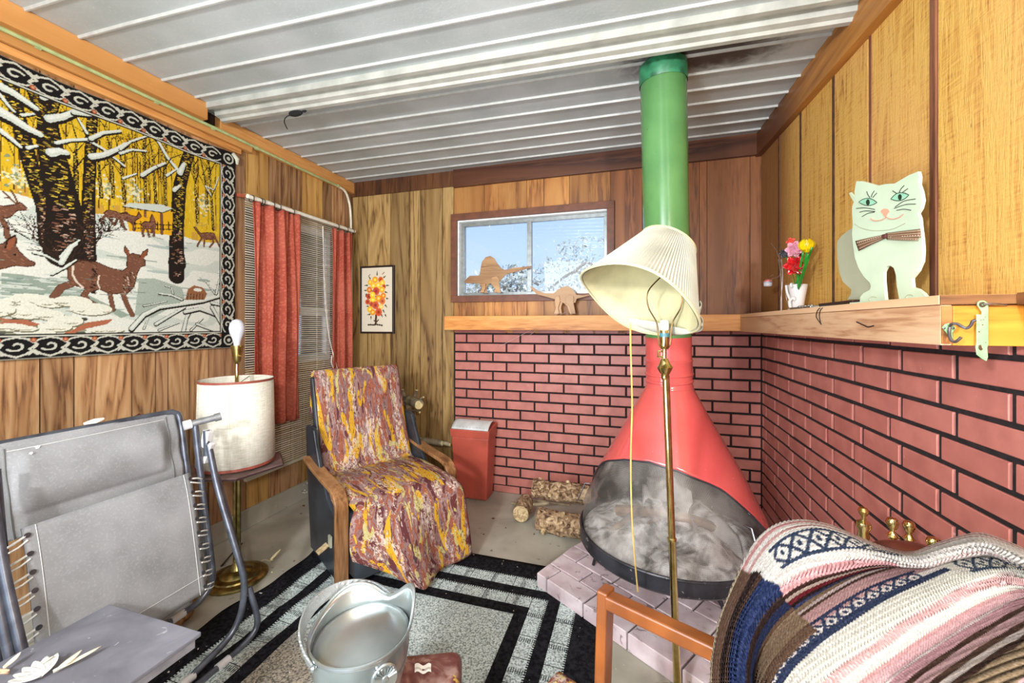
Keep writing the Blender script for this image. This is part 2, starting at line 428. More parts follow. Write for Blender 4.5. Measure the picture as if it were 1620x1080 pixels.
# ---- left wall with window opening (window_2)
W2 = dict(y0=1.93, y1=2.58, z0=.95, z1=1.93)
mb = MB()
mb.box((LX-.10, FRONT, 0), (LX-.012, W2['y0'], 2.42)); mb.box((LX-.10, W2['y1'], 0), (LX-.012, BY, 2.42))
mb.box((LX-.10, W2['y0'], 0), (LX-.012, W2['y1'], W2['z0'])); mb.box((LX-.10, W2['y0'], W2['z1']), (LX-.012, W2['y1'], 2.42))
wall_left = struct(mb.build('wall_left', darkgap, weld=False))
pxs = [63.5,117.5,209,246.5,266,299.5,330,372,389,425,459.5,478,510.6,525,545.5]
ys = sorted([atX(p, 600, LX).y for p in pxs]); ys = [ys[0]-.16*k-(.05 if k % 2 else 0) for k in range(14, 0, -1)]+ys+[BY-.004]
for i, (a, b_) in enumerate(zip(ys, ys[1:])):
    if b_ < FRONT: continue
    a = max(a, FRONT); mm = wlg if (1.83 < (a+b_)/2 < 2.02 or 2.3 < (a+b_)/2 < 2.45) else wl
    segs = [(.118, 2.30)]
    if b_ > W2['y0'] and a < W2['y1']: segs = [(.118, W2['z0']), (W2['z1'], 2.30)]
    for z0, z1 in segs:
        MB().box((LX-.012, a+.003, z0), (LX, b_-.003, z1)).build('plank', mm, wall_left)
struct(MB().box((LX-.005, FRONT, 0), (LX+.012, BY, .118)).build('baseboard_left', MT['floor'], bev=.004))
# beams on the left
struct(MB().box((LX-.01, FRONT, 2.285), (-2.13, 1.555, 2.372)).build('trim_2', beamw, bev=.003))
struct(MB().box((LX-.01, 1.668, 2.285), (-2.19, BY, 2.372)).build('trim_3', beamw, bev=.003))
struct(MB().box((LX-.01, FRONT, 2.245), (-2.185, 1.86, 2.284)).build('trim_4', beamw, bev=.003))
struct(MB().box((LX-.01, FRONT, 2.212), (-2.200, 1.80, 2.243)).build('trim_5', beamw, bev=.002))
# conduit pipe under the beam
pv = plain('cream_conduit', (226,222,200), .4, 0, .08)
cpv = plain('green_conduit', (170,186,130), .4, 0, .1)
t = thing('conduit_pipe', 'thin pale conduit pipe along the left beam, bending down in the room corner', 'pipe', (-2.16, .4, 2.28))
pts = [(-2.172, y, 2.280) for y in (-.6, .2, 1.0, 1.7)]+[(-2.182, 2.2, 2.280), (-2.182, 2.58, 2.280)]
MB().tube(pts, .008, 8).build('horizontal_run', cpv, t, True)
pts = spline([(-2.182, 2.58, 2.280), (-2.182, 2.66, 2.265), (-2.19, 2.715, 2.20), (-2.19, 2.735, 2.10), (-2.19, 2.74, 1.9), (-2.19, 2.745, 1.0), (-2.19, 2.745, .12)], 5)
MB().tube(pts, .009, 8).build('vertical_run', pv, t, True)
for yy in (.95, 1.35, 1.62, 1.88, 2.58): MB().tube([(-2.180, yy-.008, 2.281), (-2.180, yy+.008, 2.281)], .0115, 8).build('clip', cpv, t)
# ---- back wall with window opening (window_1)
A = atY(715, 338, 2.79); B = atY(972, 474, 2.79)
W1 = dict(x0=A.x, x1=B.x, z0=B.z, z1=2.045)
fw = .048
ix0, ix1, iz0, iz1 = W1['x0']+fw, W1['x1']-fw+.012, W1['z0']+fw*.8, W1['z1']-fw
mb = MB(); th = .11
mb.box((LX-.1, BY, 0), (ix0, BY+th, 2.42)); mb.box((ix1, BY, 0), (RX+.12, BY+th, 2.42))
mb.box((ix0, BY, 0), (ix1, BY+th, iz0)); mb.box((ix0, BY, iz1), (ix1, BY+th, 2.42))
wall_back = struct(mb.build('wall_back', darkgap, weld=False))
xs = [atY(p, 500, BY).x for p in (561,583,619,648.7,666,701,719)]; xs[0] = LX+.006
for a, b_ in zip(xs, xs[1:]):
    MB().box((a+.003, BY-.010, 0), (b_-.003, BY, 2.262)).build('plank', wb, wall_back)
xb0 = xs[-1]
xs = [xb0]+[atY(p, 500, BY).x for p in (767,834,861,901,966,1016,1106,1118,1186)]+[RX]
for k, (a, b_) in enumerate(zip(xs, xs[1:])):
    mm = wp if b_ < atY(970, 500, BY).x else wpd
    segs = [(1.16, 2.27)]
    if b_ > ix0 and a < ix1: segs = [(1.16, iz0-.002), (iz1+.002, 2.27)]
    for z0, z1 in segs:
        aa = a; bb = b_
        MB().box((aa+.0014, BY-.009, z0), (bb-.0014, BY, z1)).build('plank', mm, wall_back)
# header boards
zh0 = 2.252
xh = atY(718, 280, BY-.02).x
struct(MB().box((xh+.002, BY-.040, 2.245), (RX, BY-.001, 2.40)).build('trim_6', stain, bev=.002))
hd = struct(MB().box((LX, BY-.012, 2.258), (xh-.001, BY-.001, 2.40)).build('trim_7', darkgap))
xq = [LX+.01]+[atY(p, 300, BY).x for p in (578,596,628,644,663)]+[xh-.001]
for a, b_ in zip(xq, xq[1:]): MB().box((a+.001, BY-.022, 2.258), (b_-.001, BY-.012, 2.385)).build('plank', stainv, hd)
# right header follows the ceiling
mb = MB(); N = 10
for i in range(N):
    ya = FRONT+(BY-FRONT)*i/N; yb = FRONT+(BY-FRONT)*(i+1)/N
    za = zceil(.7, ya); zb = zceil(.7, yb)
    P = [(RX-.042, ya, za-.135), (RX+.02, ya, za-.135), (RX+.02, ya, za+.02), (RX-.042, ya, za+.02)]
    Q = [(RX-.042, yb, zb-.135), (RX+.02, yb, zb-.135), (RX+.02, yb, zb+.02), (RX-.042, yb, zb+.02)]
    for k in range(4): mb.quad(P[k], P[(k+1) % 4], Q[(k+1) % 4], Q[k])
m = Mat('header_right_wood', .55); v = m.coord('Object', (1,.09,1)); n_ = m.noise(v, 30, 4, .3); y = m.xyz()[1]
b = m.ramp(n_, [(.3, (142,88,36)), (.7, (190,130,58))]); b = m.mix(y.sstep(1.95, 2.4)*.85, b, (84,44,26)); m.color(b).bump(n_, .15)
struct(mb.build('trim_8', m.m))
# ---- right wall: boards above the shelf, bricks below
wall_right = struct(MB().box((RX, FRONT, 0), (RX+.10, BY+.1, 2.42)).build('wall_right', darkgap))
bd = [BY]+[atX(p, 300, RX).y for p in (1236,1271,1324,1379)]+[atX(1479, 300, RX).y]
bn = [atX(1491, 300, RX).y]; yy = bn[0]
while yy > FRONT: yy -= .405; bn.append(max(yy, FRONT))
al = list(zip(bd, bd[1:]))+list(zip(bn, bn[1:]))
for k, (b_, a) in enumerate(al):
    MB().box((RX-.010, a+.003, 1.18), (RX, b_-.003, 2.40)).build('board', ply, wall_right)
batm = wood('batten_brown_wood', (140,90,62), (112,68,46), (76,42,28), axis='Z', ring=3, knots=False)
MB().box((RX-.014, bn[0]+.001, 1.18), (RX, bd[-1]-.005, 2.30)).build('batten', batm, wall_right)
for b_, w_ in ((atX(1382, 300, RX).y, .012),):
    MB().box((RX-.012, b_-w_, 1.18), (RX, b_+.002, 2.30)).build('batten', batm, wall_right)
groovem = plain('groove_strip_dark', (84,52,30), .8, 0, .3, 30)
for b_ in bd[1:4]: MB().box((RX-.0125, b_-.009, 1.18), (RX-.002, b_+.009, 2.30)).build('batten', groovem, wall_right)
# ---- bricks
m = Mat('red_brick_face', .42, 0, .45); v = m.coord('Object', (1,1,1), 17)
b = m.ramp(m.noise(v, 14, 4), [(.3, (170,104,94)), (.7, (194,124,112))])
b = m.mix(m.rand().sstep(.0, 1.)*.28, b, (156,86,78))
b = m.mix(m.noise(v, 60, 2).sstep(.74, .78)*.6, b, (210,170,160))
m.color(b).bump(m.noise(v, 55, 4)*.6+m.noise(v, 9, 2)*.5, .22, .003); brickm = m.m
mortm = plain('dark_mortar', (30,22,24), .95, 0, .5, 60, .5)
def brick_proto(L, Hh, ax):
    """thin brick with a chamfered face; ax = 0 along X facing -Y, 1 along Y facing -X"""
    c = .0022; D = .0085; mb = MB()
    o_ = [(-L/2,0,-Hh/2),(L/2,0,-Hh/2),(L/2,0,Hh/2),(-L/2,0,Hh/2)]
    f0 = [(p[0], -D+c, p[2]) for p in o_]
    f1 = [(p[0]*(1-2*c/L), -D, p[2]*(1-2*c/Hh)) for p in o_]
    V = o_+f0+f1; F = []
    for k in range(4): j = (k+1) % 4; F += [(k, j, 4+j, 4+k), (4+k, 4+j, 8+j, 8+k)]
    F.append((8, 9, 10, 11))
    if ax == 1: V = [(p[1], -p[0], p[2]) for p in V]
    mb.v = V; mb.f = F; me = mb.mesh('brick'); me.materials.append(brickm); return me
ZT = 1.152; CH = .0688; PITCH = .2085; J = .0122
cache = {}
def put_brick(L, ax, loc, parent, Hh=CH-J):
    key = (round(L, 3), ax, round(Hh, 3))
    if key not in cache: cache[key] = brick_proto(L, Hh, ax)
    o = bpy.data.objects.new('brick', cache[key]); COL.objects.link(o); o.location = loc
    o.rotation_euler = (random.uniform(-.008,.008), 0, random.uniform(-.010,.010))
    o.parent = parent; return o
for pl, nm in ((0, 'back'), (1, 'right')):
    par = wall_back if pl == 0 else wall_right
for k in range(-1, 17):
    zt = ZT-CH*k; zc = zt-CH/2; hh = CH-J
    if k == -1: hh = CH-J; 
    if zt-CH < 0: zc = zt/2; hh = zt-.004
    if hh < .01: continue
    s0 = 737.8 if k % 2 == 0 else 758.5
    xj = atY(s0, 560, BY-.012).x-PITCH*2
    while xj < RX:
        a = max(xj, xb0+.004); b_ = min(xj+PITCH, RX-.006)
        if b_-a > .02: put_brick(b_-a-J, 0, ((a+b_)/2, BY-.001, zc+random.uniform(-.0008,.0008)), wall_back, hh)
        xj += PITCH
    yj = BY-(.105 if k % 2 == 0 else .05)
    yj = yj+PITCH*1
    while yj > .0:
        b_ = min(yj, BY-.014); a = yj-PITCH
        if b_-a > .02: put_brick(b_-a-J-.003, 1, (RX-.001, (a+b_)/2, zc+random.uniform(-.0012,.0012)), wall_right, hh)
        yj -= PITCH
MB().box((xb0+.002, BY-.004, 0), (RX-.002, BY-.0005, 1.19)).build('mortar', mortm, wall_back)
MB().box((RX-.004, -.2, 0), (RX-.0005, BY-.004, 1.19)).build('mortar', mortm, wall_right)
# front wall behind the camera
mb = MB(); mb.box((LX-.1, FRONT-.1, 0), (-1.9, FRONT, 2.45)); mb.box((.3, FRONT-.1, 0), (RX+.1, FRONT, 2.45)); mb.box((-1.9, FRONT-.1, 2.1), (.3, FRONT, 2.45))
struct(mb.build('wall_front', wl, weld=False))
struct(MB().box((LX-.4, FRONT-4.2, 2.42), (RX+.4, FRONT-.1, 2.50)).build('sun_block_roof', ceilm))  # unseen roof added outside to keep sun out of the front opening
# ---- mantel shelf
t = thing('mantel_shelf_back', 'orange pine mantel shelf along the back wall above the brick', 'shelf', (-.3, 2.7, 1.18)); t.name = 'mantel_shelf'
SX = .588; SY = 2.6435; SZ0, SZ1 = 1.181, 1.279
MB().box((-1.315, SY, SZ0), (SX+.036, SY+.038, SZ1)).build('front_board', shelfw, t, bev=.002)
MB().box((-1.315, SY+.039, SZ1-.022), (RX-.012, BY-.013, SZ1)).build('top_board', shelfw, t)
t = thing('mantel_shelf', 'pale knotty pine mantel shelf along the right wall, ending near the camera', 'shelf', (.66, 1.9, 1.18))
SE = 1.03
MB().box((SX, SE, SZ0-.003), (SX+.018, SY-.001, SZ1-.020)).build('front_board', shelfp, t, bev=.002)
MB().box((SX-.002, SE+.002, SZ1-.019), (RX-.012, SY-.001, SZ1)).build('top_board', shelfp, t, bev=.001)
MB().box((SX+.0185, SE-.002, SZ0-.003), (RX-.012, SE+.030, SZ1-.022)).build('end_board', shelfy, t, bev=.001)
MB().box((SX+.0005, SE-.0012, SZ0), (SX+.0175, SE+.0005, SZ1-.022)).build('end_grain', wood('end_grain_wood', (178,120,66), (150,96,48), (110,66,32), axis='X'), t)
MB().box((SX-.001, SE-.0012, SZ1-.0185), (RX-.0125, SE+.0015, SZ1-.0005)).build('top_end_grain', wood('end_grain_dark_wood', (150,104,58), (128,84,46), (90,56,30), axis='X'), t)
# ledger strip continuing along the wall towards the camera
struct(MB().box((RX-.040, SE-.80, SZ1-.021), (RX-.0125, SE-.003, SZ1+.002)).build('trim_9', wood('ledger_wood', (150,100,56), (128,80,44), (90,54,30), axis='Y')))
# ---- window 1
brn = plain('brown_window_trim', (112,66,44), .5, 0, .15, 20)
wht = plain('white_window_paint', (226,232,232), .45, 0, .06)
alu = plain('dull_aluminium', (150,156,156), .35, .6, .1)
w1 = struct(bpy.data.objects.new('window_1', None)); COL.objects.link(w1); w1.location = (ix0, BY, iz0); bpy.context.view_layer.update()
def rectframe(x0, x1, z0, z1, y0, y1, w, parts, mat, parent, mb=None):
    for nm, lo, hi in (('top', (x0, y0, z1-w), (x1, y1, z1)), ('bottom', (x0, y0, z0), (x1, y1, z0+w)), ('left', (x0, y0, z0+w), (x0+w, y1, z1-w)), ('right', (x1-w, y0, z0+w), (x1, y1, z1-w))):
        MB().box(lo, hi).build(parts, mat, parent, bev=.0015)
rectframe(W1['x0'], W1['x1'], W1['z0'], W1['z1'], BY-.034, BY-.011, fw, 'casing', brn, w1)
rectframe(ix0-.002, ix1+.002, iz0-.002, iz1+.002, BY-.010, BY+.085, .012, 'jamb', wht, w1)
rectframe(ix0+.010, ix1-.010, iz0+.010, iz1-.010, BY+.035, BY+.065, .026, 'sash', alu, w1)
mx = atY(838, 400, BY+.04).x
MB().box((mx-.017, BY+.028, iz0+.03), (mx+.017, BY+.060, iz1-.03)).build('mullion', alu, w1, bev=.002)
MB().box((ix0+.012, BY-.009, iz0+.010), (ix1-.012, BY+.034, iz0+.014)).build('track', alu, w1)
m = Mat('window_glass', .02); m.nt.nodes.remove(m.b); g = m.node('ShaderNodeBsdfTransparent'); gl = m.node('ShaderNodeBsdfGlossy'); gl.inputs['Roughness'].default_value = .02
df = m.node('ShaderNodeBsdfDiffuse'); df.inputs[0].default_value = (.8,.8,.8,1)
v = m.coord(); fr = m.node('ShaderNodeFresnel'); fr.inputs[0].default_value = 1.4
mx1 = m.node('ShaderNodeMixShader'); mx2 = m.node('ShaderNodeMixShader')
m.L(fr.outputs[0], mx1.inputs[0]); m.L(g.outputs[0], mx1.inputs[1]); m.L(gl.outputs[0], mx1.inputs[2])
dirt = m.noise(v, 38, 3, 1.5).sstep(.66, .78)*.55+.03
m.L(dirt.k, mx2.inputs[0]); m.L(mx1.outputs[0], mx2.inputs[1]); m.L(df.outputs[0], mx2.inputs[2])
m.L(mx2.outputs[0], m.nt.nodes['Material Output'].inputs[0]); glass = m.m
MB().box((ix0+.03, BY+.048, iz0+.03), (mx-.01, BY+.051, iz1-.03)).build('pane', glass, w1)
MB().box((mx+.01, BY+.040, iz0+.03), (ix1-.03, BY+.043, iz1-.03)).build('pane', glass, w1)
# ---- window 2 (left) behind blinds
w2 = struct(bpy.data.objects.new('window_2', None)); COL.objects.link(w2); w2.location = (LX, W2['y0'], W2['z0']); bpy.context.view_layer.update()
y0, y1, z0, z1 = W2['y0'], W2['y1'], W2['z0'], W2['z1']
for lo, hi in (((LX-.09, y0, z0), (LX-.03, y0+.04, z1)), ((LX-.09, y1-.04, z0), (LX-.03, y1, z1)), ((LX-.09, y0+.04, z0), (LX-.03, y1-.04, z0+.05)), ((LX-.09, y0+.04, z1-.05), (LX-.03, y1-.04, z1)), ((LX-.085, y0+.04, 1.29), (LX-.04, y1-.04, 1.34))):
    MB().box(lo, hi).build('sash', wht, w2, bev=.002)
MB().box((LX-.064, y0+.04, z0+.05), (LX-.060, y1-.04, 1.29)).build('pane', glass, w2)
MB().box((LX-.054, y0+.04, 1.34), (LX-.050, y1-.04, z1-.05)).build('pane', glass, w2)
# ================================================================== OUTSIDE
struct(MB().box((-5.1, -1.5, -.4), (-5.0, 7.5, 3.0)).build('wall_outside', plain('white_siding', (232,234,238), .7, 0, .05)))
m = Mat('dry_hillside', .9); v = m.coord(); m.color(m.ramp(m.noise(v, 6, 6), [(.3, (150,140,110)), (.5, (216,208,188)), (.7, (244,242,236))]))
mb = MB()
mb.grid(lambda u, v_: (-9+18*u, 4.2+16*v_, -.4+3.6*v_+1.5*max(0, u-.35)+.25*sin(u*23)*sin(v_*9)), 40, 30)
o = mb.build('hillside', m.m, smooth='all'); o['kind'] = 'structure'
leafm = Mat('leaf_pale_green', .6); n_ = leafm.noise(leafm.coord(), 3, 2); leafm.color(leafm.ramp(n_, [(.35, (92,112,70)), (.6, (168,184,140))]))
bark_out = plain('outdoor_bark', (120,108,92), .9)
def foliage(name, c, R, n, size, mat, parent):
    mb = MB(); rr = random.Random(hash(name+str(c)) % 1000 if False else int(c[0]*37+n) % 977)
    for i in range(n):
        while True:
            p = Vector((rr.uniform(-1,1), rr.uniform(-1,1), rr.uniform(-1,1)))
            if p.length < 1 and (sin(p.x*9+c[0])+sin(p.y*8)+sin(p.z*10) > -.6): break
        p = Vector(c)+Vector((p.x*R[0], p.y*R[1], p.z*R[2]))
        a = Vector((rr.gauss(0,1), rr.gauss(0,1), rr.gauss(0,1))).normalized(); b = a.orthogonal().normalized()
        s_ = size*rr.uniform(.6, 1.4)
        mb.quad(p-a*s_, p+b*s_*.4, p+a*s_, p-b*s_*.4)
    return stuff(mb.build(name, mat, parent, weld=False))
def otree(label, base, crown, R, n, mat, size=.05):
    t = thing('tree', label, 'tree', base)
    c = Vector(crown); b = Vector(base)
    MB().tube(spline([b, b+(c-b)*.5+Vector((.1,0,.1)), c], 5), [.10]*5+[.07]*5+[.04], 8).build('trunk', bark_out, t)
    for k in range(5):
        a = 2*pi*k/5+.4; e = c+Vector((cos(a)*R[0]*.8, sin(a)*R[1]*.8, R[2]*.5*sin(k*2.)))
        MB().tube(spline([b+(c-b)*.7, (c+e)/2+Vector((0,0,.1)), e], 4), .02, 5).build('branch', bark_out, t)
    foliage('foliage', crown, R, n, size, mat, t)
palel = Mat('leaf_white_sunlit', .6); palel.color(palel.ramp(palel.noise(palel.coord(), 5, 2), [(.35, (120,128,104)), (.6, (232,234,222))]))
otree('green leafy tree with spreading branches, outside the upper right window pane', (.0, 7.2, .1), (-.15, 6.6, 3.45), (1.3, .8, .50), 800, leafm.m, .04)
otree('white sunlit bush outside, filling the lower right of the window', (-.6, 6.2, -.2), (-.35, 6.0, 2.0), (1.15, .7, .55), 1700, palel.m, .035)
otree('small pale bush outside, low in the left window pane', (-2.1, 6.4, -.2), (-2.0, 6.2, 1.85), (.7, .5, .32), 1100, palel.m, .045)

# ================================================================== HEARTH
hA = Vector((-.437, 1.826, 0)); hd_ = Vector((.8445, -.5355, 0)); hn = Vector((.5355*.80, .8445, 0)).normalized()
hn = (Vector((-.265, 2.196, 0))-Vector((-.4356, 1.820, 0))).normalized()
hb = MT.get('x') or Mat('hearth_brick', .6); v = hb.coord('Object', (1,1,1), 11)
b = hb.ramp(hb.noise(v, 9, 5), [(.3, (186,164,168)), (.55, (214,198,202)), (.75, (232,224,226))])
b = hb.mix(hb.noise(v, 22, 6, 1.).sstep(.60, .68)*.7, b, (88,74,76)); b = hb.mix(hb.noise(v, 5, 3).sstep(.62, .7)*.6, b, (228,222,220))
hb.color(b).bump(hb.noise(v, 50, 4), .3)
whm = plain('dusty_hearth_mortar', (100,88,90), .9, 0, .35, 25, .4)
t_h = thing('hearth', 'low raised brick hearth dusted with white ash, set across the corner under the red fireplace', 'hearth', (.3, 2.0, 0))
ex = hd_; ey = Vector((-hd_.y, hd_.x, 0))
poly = [hA, hA+hd_*1.40, Vector((RX-.02, 2.78, 0)), Vector((.005, 2.78, 0))]
# clip far corner to the right wall
B_ = hA+hd_*((RX-.02-hA.x)/hd_.x); poly = [hA, B_, Vector((RX-.02, 2.782, 0)), Vector((.005, 2.782, 0))]
inner = []
cc = sum(poly, Vector())/4
mb = MB(); P = [p+(cc-p).normalized()*.022 for p in poly]
mb.prism([tuple(p+Vector((0,0,.062))) for p in P], (0,0,-.061)); mb.build('mortar_bed', whm, t_h)
def inside(p):
    n = len(poly); s_ = True
    for i in range(n):
        a = poly[i]; b2 = poly[(i+1) % n]
        if (b2-a).cross(p-a).z < -1e-6: s_ = False
    return s_
def clip(sub):
    out = sub
    for i in range(4):
        a = poly[i]; b2 = poly[(i+1) % 4]; src = out; out = []
        if not src: break
        for j in range(len(src)):
            p, q = src[j], src[(j+1) % len(src)]; dp = (b2-a).cross(p-a).z; dq = (b2-a).cross(q-a).z
            if dp >= 0: out.append(p)
            if (dp >= 0) != (dq >= 0): out.append(p+(q-p)*(dp/(dp-dq)))
    return out
rows = 0; yy = 0.0; r_i = 0
while yy < 1.6:
    x0 = -1.2+(.105 if r_i % 2 else 0)
    while x0 < 2.0:
        q = [hA+ex*a+ey*b2 for a, b2 in ((x0+.004, yy+.004), (x0+.206, yy+.004), (x0+.206, yy+.098), (x0+.004, yy+.098))]
        q = clip(q)
        if len(q) >= 3:
            ar = sum((q[i].cross(q[(i+1) % len(q)])).z for i in range(len(q)))/2
            if ar > .0012:
                h = .070+random.uniform(-.0015, .0015)
                c0 = sum(q, Vector())/len(q); n = len(q)
                top = [p+(c0-p).normalized()*.004 for p in q]
                mb = MB(); mb.v = [(p.x, p.y, .002) for p in q]+[(p.x, p.y, h-.004) for p in q]+[(p.x, p.y, h) for p in top]
                for k in range(n): j = (k+1) % n; mb.f += [(k, j, n+j, n+k), (n+k, n+j, 2*n+j, 2*n+k)]
                mb.f.append(tuple(range(2*n, 3*n))); mb.build('brick', hb.m, t_h, weld=False)
        x0 += .210
    yy += .102; r_i += 1

# ================================================================== FIREPLACE
red = Mat('red_enamel', .16, 0, .6); v = red.coord()
b = red.ramp(red.noise(v, 6, 4), [(.3, (190,74,72)), (.7, (204,88,84))]); b = red.mix(red.noise(v, 90, 3).sstep(.72, .76)*.4, b, (236,150,140))
red.color(b); red.b.inputs['Coat Weight'].default_value = .6; red.b.inputs['Coat Roughness'].default_value = .06
grn = Mat('green_enamel', .2, 0, .6); v = grn.coord(); b = grn.ramp(grn.noise(v, 7, 4), [(.3, (74,120,70)), (.7, (90,138,82))])
b = grn.mix(grn.noise(v, 60, 3).sstep(.72, .75)*.7, b, (70,60,40)); grn.color(b)
grnd = plain('dark_green_enamel', (44,112,78), .35, 0, .3, 25)
blk = Mat('black_stove_iron', .4, .3, .5); v = blk.coord()
b = blk.ramp(blk.noise(v, 10, 5), [(.35, (32,32,36)), (.7, (62,62,70))]); b = blk.mix(blk.noise(v, 34, 4, 2).sstep(.66, .72)*.7, b, (170,168,172)); blk.color(b)
fc = Vector((.1396, 1.865, 0)); tilt = Vector((-.030, -.03, 1.35))  # flue leans slightly
t_f = thing('fireplace', 'red cone-shaped freestanding fireplace with black pan, mesh screen and a tall green flue', 'fireplace', (fc.x, fc.y, .07))
ZT_, RT_ = .957, .093
PR = [(ZT_, RT_), (.836, .157), (.723, .2195), (.6187, .278), (.515, .3287), (.437, .366), (.345, .374), (.0, .374)]
def rz(z):
    if z >= PR[0][0]: return PR[0][1]
    for (a, ra), (b, rb) in zip(PR, PR[1:]):
        if z >= b: return ra+(rb-ra)*(a-z)/(a-b)
    return PR[-1][1]
DZ = [(0, .690), (25, .675), (48, .638), (58, .615), (66, .580), (78, .517), (88, .450), (98, .36), (102, .345), (200, .345)]
def zopen(az):
    d = abs((az+112+180) % 360-180)
    for (a, za), (b, zb) in zip(DZ, DZ[1:]):
        if d <= b: return za+(zb-za)*(d-a)/(b-a)
    return .345
NA = 96
cz_ = Vector((0,0,1))
def hoodpt(u, v_):
    az = -360*u+68; zo = zopen(az); z = ZT_+(zo-ZT_)*v_; r = rz(z); a = radians(az)
    return (fc.x+r*cos(a), fc.y+r*sin(a), z)
MB().grid(hoodpt, NA, 24).build('hood', red.m, t_f, 'all', solid=.004, off=-1)
# bead along the cut edge
pts = [hoodpt(k/NA, 1) for k in range(NA)]
MB().tube([Vector(p)+Vector((0,0,0)) for p in pts], .0035, 6, closed=True).build('opening_rim', blk.m, t_f, True)
# screen in the opening
sm = Mat('spark_screen_mesh', .6, .6); sm.nt.nodes.remove(sm.b)
tr = sm.node('ShaderNodeBsdfTransparent'); pb = sm.node('ShaderNodeBsdfPrincipled'); pb.inputs['Roughness'].default_value = .5; pb.inputs['Metallic'].default_value = .3
uv = sm.node('ShaderNodeTexCoord'); sq = sm.node('ShaderNodeSeparateXYZ'); sm.L(uv.outputs['UV'], sq.inputs[0])
ux = S(sm.nt, sq.outputs[0]); uy = S(sm.nt, sq.outputs[1])
g1 = (((ux*300).fr()-.5).ab()).gt(.30).mx((((uy*105).fr()-.5).ab()).gt(.30))
ob = sm.coord(); cl = sm.ramp(sm.noise(ob, 8, 5), [(.35, (104,98,92)), (.62, (178,172,166))]); sm.L(cl.k, pb.inputs['Base Color'])
dust = sm.noise(ob, 7, 6, .6).sstep(.52, .66)*.35
fac = (g1*.58+dust).mn(1.0)
ms = sm.node('ShaderNodeMixShader'); sm.L(fac.k, ms.inputs[0]); sm.L(tr.outputs[0], ms.inputs[1]); sm.L(pb.outputs[0], ms.inputs[2])
sm.L(ms.outputs[0], sm.nt.nodes['Material Output'].inputs[0])
def scr(u, v_):
    az = -112+(u-.5)*206; zo = zopen(az)+.004; z = .336+(max(zo, .338)-.336)*v_; r = rz(z)-.006; a = radians(az)
    return (fc.x+r*cos(a), fc.y+r*sin(a), z)
scrn = MB().grid(scr, 80, 20).build('screen', sm.m, t_f, 'all')
def onsurf(az, z, out=.0): a = radians(az); r = rz(z)+out; return Vector((fc.x+r*cos(a), fc.y+r*sin(a), z))
sl = plain('steel_handle', (120,120,124), .3, .9, .1)
for az, za, zb in ((-178, .50, .42), (-45, .50, .40)):
    MB().tube([onsurf(az, za, .0), onsurf(az, za, .022), onsurf(az, zb, .022), onsurf(az, zb, .0)], .0035, 6).build('handle', sl, t_f, True)
# pan
pan = MB().lathe([(.372, .345), (.378, .345), (.379, .292), (.370, .282), (.28, .262), (.02, .255), (.02, .262), (.28, .269), (.364, .290), (.368, .345)], fc, cap=False, n=72)
pan.build('pan', blk.m, t_f, True)
MB().tube([fc+Vector((.376*cos(2*pi*k/72), .376*sin(2*pi*k/72), .345)) for k in range(72)], .005, 6, closed=True).build('pan_rim', blk.m, t_f, True)
MB().tube([fc+Vector((.10,-.04,.262)), Vector((.346,1.789,.0735))], .0085, 6).build('leg', blk.m, t_f)
MB().grid(lambda u, v_: tuple(fc+(Vector(hoodpt(u, v_*.99+.005))-fc).cross(cz_).cross(cz_)*-.972+cz_*Vector(hoodpt(u, v_*.99+.005)).z), NA, 20).build('hood_lining', plain('soot_black', (34,31,30), .9, 0, .4, 15), t_f, 'all')
for az in (164, -45, 60):
    a = radians(az); c_ = Vector((cos(a), sin(a), 0))
    MB().tube([fc+c_*.30+Vector((0,0,.25)), fc+c_*.345+Vector((0,0,.0735))], .0075, 6).build('leg', blk.m, t_f)
# collar and flue
def fl(z): k = (z-.95)/1.40; return Vector((fc.x-.030*k, fc.y-.055*k, z))
ax = (fl(2.30)-fl(.95)).normalized()
MB().lathe([(.0925,-.012), (.097,-.008), (.097,.0), (.0945,.003), (.0945,.016), (.0985,.020), (.0985,.026), (.0945,.030), (.0945,.046), (.0985,.050), (.0985,.056), (.0945,.060), (.0945,.105), (.097,.108), (.097,.113), (.0935,.116), (.0935,.21)], fl(.957), ax, n=48, cap=False).build('collar', red.m, t_f, True)
L_ = (fl(2.255)-fl(1.16)).length
MB().lathe([(.0925, 0), (.0925, L_)], fl(1.16), ax, n=48, cap=False).build('flue_pipe', grn.m, t_f, True)
MB().lathe([(.0955, 0), (.0965, .002), (.0965, .075), (.0955, .075)], fl(2.228), ax, n=48, cap=False).build('flue_collar', grnd, t_f, True)
# contents: ash, charred wood, lump of paper
ashm = Mat('wood_ash', .95); v = ashm.coord(); ashm.color(ashm.ramp(ashm.noise(v, 22, 6, .5), [(.36, (70,64,60)), (.48, (176,172,168)), (.62, (240,238,236))])).bump(ashm.noise(v, 40, 5), .6, .006)
def ash(u, v_):
    a = 2*pi*u; r = .362*v_; x = r*cos(a); y = r*sin(a)
    h = .322+.13*(1-v_**2)*(.6+.35*sin(7*x*3+2)*cos(6*y*3)+.15*sin(31*x+17*y))
    return (fc.x+x, fc.y+y, max(h, .320))
tag(stuff(MB().grid(ash, 60, 22).build('ash_heap', ashm.m, smooth='all')), 'heap of grey and white wood ash inside the fireplace', 'ash')
char = plain('charred_wood', (120,92,68), .9, 0, .5, 20, .6)
def stick(name, label, cat, pts, r, mat=char, group=None, n=7):
    P = spline(pts, 4); k = len(P); rr = [r*(1+.12*sin(i*2.1)) for i in range(k)]; rr[-1] *= .7
    return tag(MB().tube(P, rr, n).build(name, mat, smooth=True), label, cat, group)
